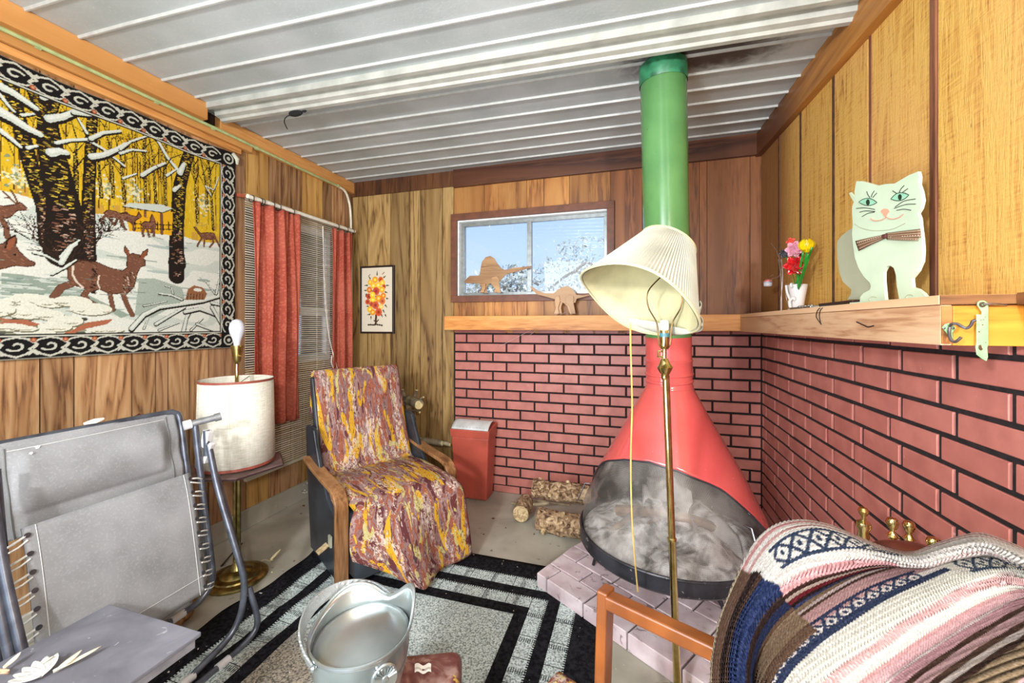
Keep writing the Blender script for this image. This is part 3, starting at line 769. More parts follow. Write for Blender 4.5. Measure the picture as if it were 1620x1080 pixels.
stick('charred_log', 'long charred log leaning across the ash inside the fireplace', 'log', [fc+Vector((-.22,-.02,.40)), fc+Vector((.0,-.06,.43)), fc+Vector((.20,-.02,.37))], .022)
stick('charred_stick', 'thin burnt stick sticking up out of the ash in the fireplace', 'stick', [fc+Vector((-.10,-.10,.39)), fc+Vector((-.03,-.14,.46)), fc+Vector((.01,-.16,.52))], .006)
stick('charred_branch', 'short burnt branch at the left of the ash heap', 'stick', [fc+Vector((-.24,-.12,.35)), fc+Vector((-.16,-.13,.43)), fc+Vector((-.12,-.10,.47))], .011)
pm = plain('burnt_paper', (176,172,168), .9, 0, .3, 14, .5)
def paper(u, v_): x = -.11+.20*u; y = -.03+.13*v_; return (fc.x+x, fc.y+y, .43+.05*sin(u*7+v_*3)+.04*v_+.012*sin(u*21))
tag(MB().grid(paper, 16, 10).build('burnt_paper', pm, smooth='all', solid=.002), 'crumpled sheet of grey burnt paper on top of the ash', 'paper')
def paper2(u, v_): x = .08+.17*u; y = -.17+.17*v_; return (fc.x+x, fc.y+y, .375-.05*u+.03*sin(u*6+v_*4)+.05*v_)
tag(MB().grid(paper2, 16, 10).build('burnt_cardboard', pm, smooth='all', solid=.003), 'flat piece of scorched cardboard in the right of the fireplace', 'cardboard')

# ================================================================== LOGS
bark = Mat('log_bark', .95); v = bark.coord('Object', (1,1,1), 5); n1 = bark.noise(v, 34, 6, 1.2)
b = bark.ramp(n1, [(.35, (74,52,38)), (.5, (150,120,88)), (.68, (206,182,146))]); bark.color(b).bump(n1, .9, .008)
endg = Mat('cut_log_end', .85); v = endg.coord(); b = endg.ramp(endg.noise(v, 45, 5, 1), [(.35, (150,122,84)), (.65, (216,194,150))]); endg.color(b).bump(endg.noise(v, 60, 3), .3)
def logthing(label, a, b, r, knots, group='firewood logs beside the fireplace'):
    a = Vector(a); b = Vector(b); d = (b-a).normalized(); L = (b-a).length
    t = thing('firewood_log', label, 'log', (a+b)/2, group)
    n = 16; m_ = 14; mb = MB(); e1 = d.orthogonal().normalized(); e2 = d.cross(e1)
    for i in range(m_+1):
        for j in range(n):
            th_ = 2*pi*j/n; rr = r*(1+.07*sin(3*th_+i*.7)+.05*sin(i*1.9+j))
            if i in (0, m_): rr *= .96
            mb.v.append(tuple(a+d*L*i/m_+(e1*cos(th_)+e2*sin(th_))*rr))
    for i in range(m_):
        for j in range(n): mb.f.append((i*n+j, i*n+(j+1) % n, (i+1)*n+(j+1) % n, (i+1)*n+j))
    mb.build('bark', bark.m, t, 'all')
    for q, s_ in ((a, -1), (b, 1)): MB().lathe([(r*.97, 0), (r*.9, .003), (0.0005, .004)], q, d*s_, n=16, cap=False).build('cut_end', endg.m, t)
    for f, an, l_ in knots:
        c_ = a+d*L*f; o_ = (e1*cos(an)+e2*sin(an)); MB().tube([c_+o_*r*.8, c_+o_*(r+l_)], [r*.26, r*.18], 7).build('branch_stub', endg.m, t, True)
logthing('uppermost bark-covered log with a short upright stub, resting on the lower log', (-.62, 2.50, .178), (-.26, 2.52, .170), .058, [(.2, 1.8, .05), (.32, 2.3, .03), (.6, .6, .015), (.1, .2, .01)])
logthing('thick lower firewood log lying beside the hearth edge', (-.545, 2.34, .068), (-.24, 2.30, .068), .064, [(.15, 2.9, .02), (.5, 1.1, .015), (.3, 4.0, .012)])
logthing('short round log with its cut end facing the room, leftmost of the firewood', (-.675, 2.40, .052), (-.69, 2.58, .052), .052, [(.3, 2.0, .01)])
tw = plain('grey_twig', (156,140,112), .85, 0, .3, 20)
stick('twig', 'thin grey twig on the floor behind the small round log', 'twig', [(-.80, 2.62, .010), (-.68, 2.56, .04), (-.52, 2.52, .09)], .010, tw)
stick('twig', 'thin broken branch on the floor along the foot of the brick wall', 'twig', [(-.74, 2.70, .012), (-.60, 2.70, .014), (-.42, 2.70, .012)], .007, tw)

# ================================================================== BIN
binr = plain('red_bin_plastic', (180,82,66), .4, 0, .1, 9); binw = plain('grey_white_bin_lid', (206,208,206), .5, 0, .1, 14)
t = thing('waste_bin', 'tall tapered red plastic waste bin with a pale flip lid, beside the brick wall', 'bin', (-1.10, 2.68, 0))
x0, x1, y0, y1, zt = -1.245, -.958, 2.598, 2.765, .485
mb = MB(); k = .024
lo = [(x0+k, y0+k*.6, .003), (x1-k, y0+k*.6, .003), (x1-k, y1-k*.6, .003), (x0+k, y1-k*.6, .003)]; hi = [(x0+.004, y0+.004, zt-.05), (x1-.004, y0+.004, zt-.05), (x1-.004, y1-.004, zt-.05), (x0+.004, y1-.004, zt-.05)]
mb.v = lo+hi; mb.f = [(3,2,1,0), (4,5,6,7)]+[(i, (i+1) % 4, 4+(i+1) % 4, 4+i) for i in range(4)]
mb.build('body', binr, t, bev=.010, seg=3)
mb = MB(); lo = [(x0+.001, y0+.001, zt-.055), (x1-.001, y0+.001, zt-.055), (x1-.001, y1-.001, zt-.055), (x0+.001, y1-.001, zt-.055)]; hi = [(x0-.004, y0-.004, zt), (x1+.004, y0-.004, zt), (x1+.004, y1+.002, zt+.03), (x0-.004, y1+.002, zt+.03)]
mb.v = lo+hi; mb.f = [(3,2,1,0), (4,5,6,7)]+[(i, (i+1) % 4, 4+(i+1) % 4, 4+i) for i in range(4)]; mb.build('rim', binr, t, bev=.004)
def lid(u, v_): return (x0+.006+(x1-x0-.012)*u, y0+.000+(y1-y0-.006)*v_, zt+.004+.030*v_+.032*sin(pi*min(1, v_*1.05))**.7)
MB().grid(lid, 10, 12).build('lid', binw, t, 'all', solid=.004, off=-1)
mb = MB()
for q in range(7): mb.ball((x0+.07+.025*q, y0+.012, zt+.018), .004, 6)
mb.build('lid_studs', plain('lid_grey', (130,130,134), .5), t)
MB().obox(((x0+x1)/2, y0+.012, zt+.0195), (1,0,0), (0,1,.9), (0,-.9,1), .11, .004, .002).build('lid_ridge', binw, t)

# ================================================================== DRIFTWOOD BUNDLE in the corner
t = thing('branch_bundle', 'stack of cut branches with pale sawn ends against the panelled wall behind the armchair', 'branches', (-1.66, 2.60, 0))
drift = plain('grey_branch_bark', (132,122,98), .9, 0, .4, 20, .5); cutp = plain('pale_sawn_wood', (226,208,150), .8, 0, .1, 20)
def br(a, b, r, nm='branch'):
    a = Vector(a); b = Vector(b); o = MB().tube(spline([a, (a+b)/2+Vector((0, .008, .006)), b], 3), r, 9).build(nm, drift, t, True)
    MB().lathe([(r*.93, 0), (r*.8, .002), (.0005, .002)], b, (b-a), n=9, cap=False).build('cut_end', cutp, o)
pw = lambda px, py, Y=2.6: atY(px, py, Y)
br(pw(648, 800, 2.62)*1.0, pw(646, 628, 2.60), .020)
a = pw(640, 632, 2.62); br(a, pw(663, 640, 2.52), .036); br(pw(655, 632), pw(659, 617), .012); br(pw(660, 636), pw(670, 628), .008); br(pw(640, 640), pw(637, 616), .012)
br(pw(648, 650), pw(643, 655, 2.52), .022); br(pw(652, 662), pw(647.5, 663, 2.5), .030); br(pw(646, 668), pw(646, 677, 2.52), .012); br(pw(650, 650), pw(664, 652, 2.55), .008)
br(pw(646, 692), pw(712, 703), .014); br(pw(648, 698), pw(700, 701), .020); br(pw(644, 708), pw(667, 708, 2.52), .040)
br((-1.66, 2.66, .012), pw(655, 716, 2.62), .03)

# ================================================================== PICTURE
t = thing('framed_picture', 'small framed picture of an orange and yellow flower tree on the panelled wall', 'picture', (-1.96, 2.78, 1.42))
a = atY(571, 526, 2.778); b = atY(624, 420, 2.778); fr_ = plain('black_picture_frame', (44,32,28), .4)
X0, X1, Z0, Z1 = a.x, b.x, a.z-.005, b.z+.004; Z1 = 1.688
for nm, lo, hi in (('t', (X0, 2.766, Z1-.014), (X1, 2.7895, Z1)), ('b', (X0, 2.766, Z0), (X1, 2.7895, Z0+.014)), ('l', (X0, 2.766, Z0+.014), (X0+.014, 2.7895, Z1-.014)), ('r', (X1-.014, 2.766, Z0+.014), (X1, 2.7895, Z1-.014))):
    MB().box(lo, hi).build('frame', fr_, t, bev=.002)
W_, H_ = X1-X0-.028, Z1-Z0-.028
cv = Canvas(W_, H_, .0022, (222, 212, 190))
rr = random.Random(4)
def fx(q): return (q-128)/430*W_       # picture detail measured on an enlarged view
def fz(q): return H_-(q-118)/900*H_
cv.line([(fx(330), fz(790)), (fx(325), fz(910))], .018, (70,42,26)); cv.line([(fx(300), fz(860)), (fx(330), fz(890)), (fx(365), fz(850))], .008, (84,50,30))
for x_ in (225, 255, 285, 310, 350, 380, 410): cv.disc(fx(x_), fz(925+rr.uniform(-5,5)), .010, (60,44,34), .007)
for x_, z_, dx_, dz_ in ((245,270,-15,-25),(345,220,0,-40),(440,260,20,-15),(205,365,-30,0),(480,375,25,0),(185,435,-20,0),(460,465,25,10),(190,490,-5,30),(480,555,20,5),(215,660,-20,0),(460,650,20,25),(430,720,15,30),(240,775,-30,5),(258,810,0,30),(408,785,10,25),(460,785,10,20),(325,525,10,30),(270,440,10,15)):
    cv.line([(fx(x_), fz(z_)), (fx(x_+dx_*1.3), fz(z_+dz_*1.3))], .013, (74,78,44), .003)
for x_, z_ in ((235,225),(430,205)): cv.line([(fx(x_-12), fz(z_+12)), (fx(x_+12), fz(z_-14))], .006, (130,70,50))
for x_, z_, r_, cA, cB in ((315,290,38,(232,160,30),(250,210,60)),(395,290,34,(214,104,40),(190,70,40)),(245,322,32,(236,176,40),(250,214,80)),(418,335,34,(240,186,50),(252,220,90)),(292,372,36,(244,190,50),(255,230,110)),(360,365,36,(246,196,60),(255,232,120)),(440,390,26,(196,84,44),(170,60,40)),(235,428,36,(222,120,40),(245,160,60)),(330,450,46,(206,84,56),(180,60,60)),(412,430,38,(236,170,50),(250,210,80)),(225,520,34,(196,76,46),(160,56,46)),(280,500,36,(246,204,50),(255,236,90)),(366,552,44,(232,150,40),(246,200,70)),(432,515,34,(228,130,44),(250,180,70)),(210,598,32,(204,90,44),(176,64,44)),(283,572,38,(242,200,40),(252,232,80)),(418,592,38,(222,120,60),(198,90,60)),(265,630,30,(206,96,46),(180,66,50)),(322,648,46,(210,96,50),(176,66,66)),(400,668,32,(244,196,90),(252,226,150)),(245,705,38,(240,184,40),(250,220,90)),(283,745,36,(234,150,40),(250,200,80)),(366,745,46,(214,92,46),(180,60,40))):
    for k in range(9):
        an = 2*pi*k/9; cv.disc(fx(x_)+r_/430*W_*.62*cos(an), fz(z_)+r_/430*W_*.62*sin(an), r_/430*W_*.45, cA)
    cv.disc(fx(x_), fz(z_), r_/430*W_*.5, cB); cv.disc(fx(x_), fz(z_), r_/430*W_*.17, (255, 240, 180) if cB[1] > 150 else (120, 40, 40))
pmat = paintmat('painted_print', .6)
cv.obj('print', lambda X, Y: (X0+.014+X, np.full_like(X, 2.772), Z0+.014+Y), pmat, t)
MB().box((X0+.01, 2.774, Z0+.01), (X1-.01, 2.788, Z1-.01)).build('backing', fr_, t)
# ================================================================== BRASS FLOOR LAMP with pleated shade
brass = Mat('polished_brass', .14, 1.0); v = brass.coord(); brass.color(brass.ramp(brass.noise(v, 30, 4), [(.3, (186,160,92)), (.7, (230,212,150))])); brass = brass.m
brassd = Mat('dull_brass', .3, 1.0); v = brassd.coord(); brassd.color(brassd.ramp(brassd.noise(v, 30, 4), [(.3, (120,104,60)), (.7, (190,172,110))])); brassd = brassd.m
DL = 1.25
t = thing('floor_lamp', 'slender polished brass floor lamp standing in front of the brick hearth', 'lamp', (.1175, 1.343, 0))
pb_ = Vector((.128, 1.338, 0)); pj = atD(1052, 585, DL); pt = atD(1052, 556, DL)
ax_ = (pt-pb_).normalized(); Lp = (pj-pb_).length
MB().lathe([(.125,.001),(.125,.010),(.118,.016),(.06,.024),(.03,.034),(.016,.05),(.012,.07)], pb_, (0,0,1), n=40).build('base', brass, t, True)
MB().lathe([(.0112,.06),(.0112,.55),(.0135,.553),(.0135,.562),(.0105,.565),(.0105,Lp-.02)], pb_, ax_, n=20).build('pole', brass, t, True)
MB().lathe([(.010,-.03),(.013,-.022),(.012,-.014),(.017,-.006),(.022,.004),(.024,.008),(.020,.013),(.015,.022),(.012,.032),(.008,.036)], pj, ax_, n=24).build('finial_joint', brass, t, True)
q = pj+ax_*.034
MB().tube([q, q+Vector((0,0,.030))], .0065, 10).build('stem', brass, t, True)
sx = Vector((cos(TH), sin(TH), 0))
MB().tube([q+Vector((0,0,.006)), q+Vector((0,0,.006))-sx*.020, q+Vector((0,0,.024))-sx*.020, q+Vector((0,0,.024))], .004, 8).build('swing_arm', brass, t, True)
s0_ = q+Vector((0,0,.030))
MB().lathe([(.006,0),(.012,.006),(.013,.012),(.0135,.034),(.0135,.058),(.011,.060)], s0_, (0,0,1), n=20).build('socket', brass, t, True)
MB().lathe([(.0142,.038),(.0142,.050)], s0_, (0,0,1), n=20, cap=False).build('socket_band', plain('teal_band', (60,110,120), .4), t, True)
MB().lathe([(.010,.058),(.0125,.062),(.0125,.088),(.010,.090)], s0_, (0,0,1), n=20).build('socket_sleeve', plain('white_porcelain', (232,230,226), .4, 0, .04), t, True)
harp = []
for sgn in (-1, 1):
    harp.append([s0_+sx*sgn*.008, s0_+sx*sgn*.018+Vector((0,0,.02)), s0_+sx*sgn*.024+Vector((0,0,.08)), s0_+sx*sgn*.050+Vector((0,0,.13)), s0_+sx*sgn*.05+Vector((0,0,.18)), s0_+Vector((0,0,.235))])
for hq in harp: MB().tube(spline(hq, 6), .0022, 6).build('harp', plain('dark_brass_wire', (90,70,40), .35, .9), t, True)
# shade
view = ray(1008, 480).normalized(); iu = Vector((cos(TH), sin(TH), 0)); iv = Vector((0,0,1))
rc = atD(1008, 478, 1.22)
ipl = (iu*.465+iv*.885); ipl = (ipl-view*ipl.dot(view)).normalized()
axs = (ipl*.90+view*.42).normalized()
e1 = (iu*.885-iv*.465); e1 = (e1-axs*e1.dot(axs)).normalized(); e2 = axs.cross(e1)
shm = Mat('pleated_cream_fabric', .85, 0, .2); v = shm.coord(); u_, vv_, _ = shm.xyz('UV')
b = shm.ramp(shm.noise(v, 12, 4), [(.3, (168,168,156)), (.7, (190,190,178))]); ln = ((u_*110).fr()-.5).ab().sstep(.40, .5)
b = shm.mix(ln*.3, b, (150,140,104)); shm.color(b)
shm.b.inputs['Transmission Weight'].default_value = 0
lin_ = plain('cream_lining', (190,184,144), .8, 0, .06, 20)
sh = thing('lampshade', 'large pleated cream lampshade tipped sideways on top of the brass floor lamp', 'lampshade', rc)
HS = .222; R0, R1 = .186, .086; NP = 110
def shp(u, v_, dr=0):
    a = 2*pi*u; r = (R0+(R1-R0)*v_**.92)+dr; 
    pl = .0030*(1 if int(round(u*NP*2)) % 2 else -1)*(1-.3*v_) if dr == 0 else 0
    sag = .012*sin(3*a+1)*(1-v_)**3
    return rc+axs*(HS*v_+sag*.8)+(e1*cos(a)+e2*sin(a))*(r+pl)
MB().grid(lambda u, v_: shp(u, v_), NP*2, 8).build('pleated_cover', shm.m, sh)
MB().grid(lambda u, v_: shp(u, v_, -.006), 64, 8).build('lining', lin_, sh, 'all')
MB().tube([shp(k/64, 0, .001) for k in range(64)], .0040, 6, closed=True).build('lower_rim', lin_, sh, True)
MB().tube([shp(k/64, 1, .001) for k in range(64)], .0035, 6, closed=True).build('upper_rim', lin_, sh, True)
# loosened strip of cover hanging inside the opening edge
def flap(u, v_):
    a = .02+u*1.5; w_ = sin(pi*min(1, u*1.0+.02))*.050
    p = rc+axs*(.004+.012*v_)+(e1*cos(a)+e2*sin(a))*(R0*.995-w_*v_)
    return p-axs*.010*sin(pi*v_)*sin(pi*u)
MB().grid(flap, 24, 5).build('loose_hem', shm.m, sh, 'all', solid=.002)
def bunch(u, v_):
    a = -.55+u*.9; p = shp(a/(2*pi), .0+.30*v_, .004)
    return p+(e1*cos(a)+e2*sin(a))*.006*sin(v_*9+u*5)
MB().grid(bunch, 16, 14).build('rumpled_edge', shm.m, sh, 'all', solid=.002)
for k in range(3):
    a = 2*pi*k/3+.3; MB().tube([shp(a/(2*pi), .98, -.006), rc+axs*HS*.98], .002, 5).build('spider_wire', plain('dark_brass_wire', (90,70,40)), sh)
# yellow cord
cordm = plain('yellow_cord', (206,172,92), .7, 0, .1)
pts = [atD(997, 512, 1.24), atD(998, 560, 1.25), atD(1000, 640, 1.27), atD(998, 720, 1.28), atD(999, 800, 1.3), atD(1003, 870, 1.32), atD(1009, 935, 1.36)]
tag(MB().tube(spline(pts, 6), .0026, 6).build('hanging_cord', cordm, smooth=True), 'thin yellow cord hanging from the pleated lampshade in front of the red fireplace hood', 'cord')

# ================================================================== DRUM LAMP WITH TRAY
lc = Vector((-1.829, 1.473, 0))
t = thing('tray_lamp', 'brass lamp with white drum shade, round foot and built-in tray, beside the lounger', 'lamp', lc)
MB().lathe([(.128,.002),(.130,.010),(.120,.018),(.100,.020),(.096,.026),(.070,.028),(.060,.040),(.030,.050),(.018,.075),(.014,.09)], lc, n=40).build('base', brassd, t, True)
for dx_ in (-.012, .012): MB().tube([lc+Vector((dx_, 0, .08)), lc+Vector((dx_, 0, .52))], .0085, 10).build('pole', brassd, t, True)
MB().tube([lc+Vector((0,0,.53)), lc+Vector((0,0,1.06))], .0085, 10).build('upper_pole', brass, t, True)
traym = plain('brown_tray_veneer', (118,96,92), .45, 0, .2, 18)
P = [atZ(px, py, .545) for px, py in ((438, 733), (432, 753), (398, 763), (345, 768), (322, 764), (300, 742))]
c_ = lc+Vector((0,0,.545)); hexp = []
for k in range(6): a = radians(20+60*k); hexp.append(lc+Vector((.215*cos(a), .215*sin(a), .548)))
MB().prism(hexp, (0,0,-.012)).build('tray', traym, t, bev=.002)
MB().tube([p+Vector((0,0,-.006)) for p in hexp], .004, 4, closed=True).build('tray_edge', plain('dark_tray_edge', (58,36,40), .5), t)
lnm = Mat('white_linen_shade', .85, 0, .2); v = lnm.coord('Object', (1,1,14)); v2 = lnm.coord('Object', (9,9,1))
b = lnm.ramp(lnm.noise(v, 28, 4)*.7+lnm.noise(v2, 22, 3)*.3, [(.38, (204,202,186)), (.6, (232,230,218))]); lnm.color(b).bump(lnm.noise(v, 28, 4), .3)
tr_ = plain('brown_shade_trim', (142,70,56), .6, 0, .1)
sc_ = lc+Vector((0,0,.560)); SH_ = .40
sh = MB().lathe([(.160,0),(.152,SH_)], sc_, n=64, cap=False).build('shade', lnm.m, t, 'all', solid=.002, off=-1)
MB().lathe([(.1612,.0),(.1610,.012)], sc_, n=64, cap=False).build('shade_trim', tr_, t, 'all'); MB().lathe([(.1532,SH_-.010),(.1528,SH_+.001)], sc_, n=64, cap=False).build('shade_trim', tr_, t, 'all')
for k in range(3):
    a = 2*pi*k/3; MB().tube([lc+Vector((0,0,.93)), lc+Vector((.150*cos(a), .150*sin(a), .955))], .002, 5).build('spider_wire', brassd, t)
for k in range(6):
    a = 2*pi*k/6+.2; MB().tube([lc+Vector((.1585*cos(a), .1585*sin(a), .562)), lc+Vector((.151*cos(a), .151*sin(a), .958))], .0015, 4).build('shade_rib', brassd, t)
sz = atX(371, 545, lc.x).z
MB().lathe([(.009,1.03),(.016,1.045),(.020,1.075),(.026,1.105),(.027,1.118),(.018,1.118)], lc, n=24).build('socket', brassd, t, True)
MB().tube([lc+Vector((-.03,-.0,1.115)), lc+Vector((.035,0,1.115))], .006, 8).build('socket_clip', brassd, t)
MB().tube([lc+Vector((.015,0,1.07)), lc+Vector((.036,-.01,1.07))], .004, 8).build('switch', brassd, t)
bm_ = plain('frosted_bulb', (196,200,208), .25, 0, .02, spec=.6)
bp = [(.0135,1.118),(.015,1.135),(.021,1.155),(.030,1.178),(.0335,1.200),(.030,1.222),(.019,1.240),(.0005,1.246)]
tag(MB().lathe(bp, lc, n=24, cap=False).build('light_bulb', bm_, smooth='all'), 'bare white light bulb on top of the drum-shaded lamp', 'bulb')

# ================================================================== ARMCHAIR
cf = Vector((.869, -.495, 0)); cs = Vector((.495, .869, 0)); cz = Vector((0,0,1))
c0 = Vector((-1.271, 1.525, .006))   # foot of the left front arm
def ch(f, s_, z): return c0+cf*f+cs*s_+cz*z       # f forward, s across (0 left arm, .60 right arm)
vin = Mat('black_vinyl', .35, 0, .5); v = vin.coord(); vin.color(vin.ramp(vin.noise(v, 8, 4), [(.3, (30,34,40)), (.7, (52,58,66))])).bump(vin.noise(v, 120, 2), .12, .001); vin = vin.m
armw = wood('armchair_wood', (170,124,84), (136,94,58), (84,54,32), axis='Z', ring=3, rough=.3, knots=False)
t = thing('armchair', 'black vinyl reclining armchair with bent wooden arms, standing on the rug corner', 'armchair', c0+cf*-.25+cs*.3)
def flor(name):
    m = Mat(name, .75, 0, .25); u_, v_, _ = m.xyz('UV'); tcn = m.node('ShaderNodeTexCoord')
    def uvn(sx, sy, sc, det=4, dist=.5, off=0):
        mp = m.node('ShaderNodeMapping'); mp.inputs['Scale'].default_value = (sx, sy, 1); mp.inputs['Location'].default_value = (off, off*1.3, 0); m.L(tcn.outputs['UV'], mp.inputs[0]); return m.noise(mp.outputs[0], sc, det, dist)
    base = m.ramp(uvn(5, 5.0, 1.5, 3, 1.2, 3.1), [(0, (96,48,46)), (.38, (100,48,46)), (.385, (146,118,114)), (.465, (150,122,118)), (.47, (144,84,64)), (.535, (136,74,56)), (.54, (128,100,98)), (.61, (88,42,44))], True)
    base = m.mix(uvn(6, 5.5, 1.6, 4, 1.0, 9.4).sstep(.565, .575), base, (196,150,34))
    base = m.mix(uvn(7, 7, 1.6, 4, 1.4, 5.3).sstep(.60, .61), base, (178,166,108))
    wh = uvn(7, 5, 1.6, 3, .8, 14.2).sstep(.555, .565)*uvn(50, 80, 1, 3, 1.).sstep(.48, .52); base = m.mix(wh*.8, base, (200,184,170))
    mot = uvn(60, 100, 1, 4, 1.2, 2.); base = m.mix(mot.sstep(.57, .62)*.75, base, (92,40,42)); base = m.mix(uvn(50, 90, 1, 3, 1.3, 7.).sstep(.64, .68)*.75, base, (60,60,72))
    base = m.mix(uvn(40, 60, 1, 3, 1.3, 21.).sstep(.64, .67)*.5, base, (226,206,190))
    m.color(base); m.bump(uvn(20, 20, 1, 3), .15, .004); return m.m
floral = flor('floral_patchwork_fabric')
floral2 = flor('floral_patchwork_fabric_small')
# side panels (vinyl): low at the front, rising to the back
for s_ in (.015, .585):
    out = [(-.02,.01), (-.02,.27), (-.10,.30), (-.20,.36), (-.30,.47), (-.37,.60), (-.40,.66), (-.52,.66), (-.50,.40), (-.44,.03)]
    MB().prism([ch(f, s_-.012, z) for f, z in out], cs*.024).build('side_panel', vin, t, bev=.006)
    edge = spline([ch(f, s_, z) for f, z in out[1:8]], 4); MB().tube(edge, .007, 6).build('welt', vin, t, True)
for s_ in (.0, .60):
    top = [(-.46,.505), (-.36,.485), (-.22,.465), (-.10,.452), (-.045,.440), (-.012,.412), (.0,.375), (.0,.30), (.0,.0)]
    P = spline([ch(f, s_, z) for f, z in top], 5); mb = MB(); w_ = .030; hh = .0095
    n = len(P)
    for i, p in enumerate(P):
        tg = (P[min(i+1, n-1)]-P[max(i-1, 0)]).normalized(); nn = cs.cross(tg).normalized()
        for a, b in ((-1,-1),(1,-1),(1,1),(-1,1)): mb.v.append(tuple(p+cs*a*w_+nn*b*hh))
    for i in range(n-1):
        for k in range(4): mb.f.append((i*4+k, i*4+(k+1) % 4, (i+1)*4+(k+1) % 4, (i+1)*4+k))
    mb.f += [(3,2,1,0), ((n-1)*4, (n-1)*4+1, (n-1)*4+2, (n-1)*4+3)]
    mb.build('arm', armw, t, smooth=True, bev=.003)
mb = MB(); P = [ch(.07,.035,.06), ch(.12,.565,.06), ch(-.45,.565,.06), ch(-.45,.035,.06)]
mb.prism(P, cz*.29).build('seat_base', vin, t, bev=.02, seg=3)
mb = MB(); P = [ch(-.40,.045,.33), ch(-.47,.045,.33), ch(-.60,.045,.915), ch(-.575,.045,.918)]
mb.prism(P, cs*.51).build('backrest', vin, t, bev=.02, seg=3)
lv = MB().bar(ch(-.14,-.012,.17), ch(-.14,-.06,.145), .03, .014).build('recline_lever', wood('pale_lever_wood', (214,196,160), (196,172,130), (150,120,84), axis='X', knots=False), t, bev=.003)
MB().obox(ch(-.12,-.008,.19), cf, cs, cz, .016, .004, .026).build('lever_plate', plain('lever_plate', (170,170,150), .5), t)
# throw cover over back, seat and front
cov = [(-.62,.70),(-.615,.86),(-.60,.935),(-.575,.952),(-.545,.935),(-.50,.80),(-.455,.64),(-.405,.50),(-.375,.425),(-.34,.415),(-.25,.425),(-.14,.425),(-.05,.415),(-.012,.395),(.008,.35),(.022,.25),(.030,.16),(.034,.095)]
CV = spline([(0, a, b) for a, b in cov], 5)
def cover(u, v_):
    i = v_*(len(CV)-1); k = int(min(i, len(CV)-2)); p = CV[k].lerp(CV[k+1], i-k); f, z = p.y, p.z
    fr = max(0, (v_-.74)/.26); seat = max(0, min(1, (v_-.5)/.08)); back = 1-seat
    s0, s1 = .035, .568
    # back is a little narrower at the top; front drape swings to a point
    s0 = s0+.02*back-.05*fr*(1-fr)*2; s1 = s1+.0*back+.01*fr
    s_ = s0+(s1-s0)*u
    wr = .0035*sin(u*16+v_*9)*back+.004*sin(v_*34+u*7)*seat*(1-fr)+.008*sin(u*12+1.5)*fr
    if fr > 0:
        ze = .20-.42*u if u < .42 else .024+.012*(u-.42)/.42   # corner hangs lowest right of the middle
        z = .395+(z-.395)*(.395-ze)/.30 if z < .395 else z
        if u < .18: s_ -= .04*fr*(1-u/.18)
        f += .02*fr*sin(u*9)
    if f > -.34:
        F = .10+.06*u; f = -.34+(f+.34)*(F+.34)/.35+fr*.13*math.exp(-((u-.42)/.22)**2)
    if seat > 0 and fr == 0: z += .012*sin(pi*u)*min(1, seat)
    ed = max(0, 1-min(u, 1-u)/.05)
    if back > .5 and v_ > .12: f -= .012*ed
    z2 = z-.030*ed*seat*(1-fr)
    return ch(f+wr, s_, z2+wr*.6*seat)
c = MB().grid(cover, 46, 84).build('chair_cover', floral, smooth='all', solid=.003, off=1)
tag(c, 'brown and gold patchwork-print throw cover draped over the black armchair', 'cover')
# tucked corner of cloth seen under the left arm
def tuck(u, v_): return ch(-.30+.22*u, .022+.02*v_+.008*sin(u*9), .40-.09*v_-.06*u*v_)
MB().grid(tuck, 10, 8).build('tucked_corner', floral, c, 'all', solid=.003)

# ================================================================== RUG
m = Mat('flatweave_rug', .95, 0, .1); x, y, z = m.xyz(); 
XL, XR, YB, YF = -1.645, -.12, 1.99, -.20
dl = x-XL; dr = (x*-1)+XR; db = (y*-1)+YB; df = y-YF
vert = dl.mn(dr).lt(db.mn(df))          # 1 when nearest edge is a side edge
d = dl.mn(dr).mn(db.mn(df))
al_ = vert*y+((vert*-1)+1)*x
comb = ((al_*95).fr()-.5).gt(0)*.008
tick = ((al_*9.2).fr()-.5).ab().gt(.487)
def band(a, b): return (d+comb).gt(a)*(d-comb*0).lt(b)
g = (d+comb).gt(.128)*d.lt(.192); g2 = (d+comb).gt(.252)*d.lt(.312); g3 = d.gt(.368)
seg = ((al_*9.2).fr()-.5).ab().gt(.40)*(((al_*95).fr()-.5).gt(0))*((d-.160).ab().lt(.011)*0+(d-.282).ab().lt(0.012)*0)
ca = ((al_*7.0).fr()-.5).ab().lt(.075); across = ((d*120).fr()-.5).gt(0)
light = (g+g2).mn(1)*((tick*-1)+1)*((ca*across*((tick*-1)+1)*-.8)+1)
light = light.mx(g3)
v = m.coord(); nn = m.noise(v, 150, 2); n2 = m.noise(v, 70, 4)
lt = m.ramp(nn, [(.35, (112,122,120)), (.5, (176,188,186)), (.65, (208,220,218))])
# old brown stain on the left part of the field
st = (((x+1.16)*(x+1.16)+(y-1.05)*(y-1.05)*.6)._m('SQRT')+m.noise(v, 5, 3)*.25).sstep(.42, .22)
lt = m.mix(st*.75, lt, m.ramp(nn, [(.35, (60,44,30)), (.65, (150,124,92))]))
dk = m.ramp(n2, [(.4, (14,14,17)), (.6, (34,34,38))]); 
b = m.mix(light, dk, lt); crumbs = m.noise(v, 55, 2, .5).sstep(.735, .75); b = m.mix(crumbs*.9, b, (214,208,200))
m.color(b).bump(nn, .5, .003)
def rug(u, v_):
    X = XL+(XR-XL)*u; Y = YF+(YB-YF)*v_; z = .0045
    # left back corner is rumpled
    k = max(0, 1-hypot(X-XL-.02, Y-YB+.2)/.30); z += .014*k*(1+sin(X*40))*.5
    if u < .4 and v_ > .55: z += .0035*(1+sin((X-Y)*22))*min(1, (.4-u)*5)
    inset = .02*sin(Y*9)*(1-u)**8+.012*sin(Y*23)*(1-u)**10
    return (X+inset, Y, z)
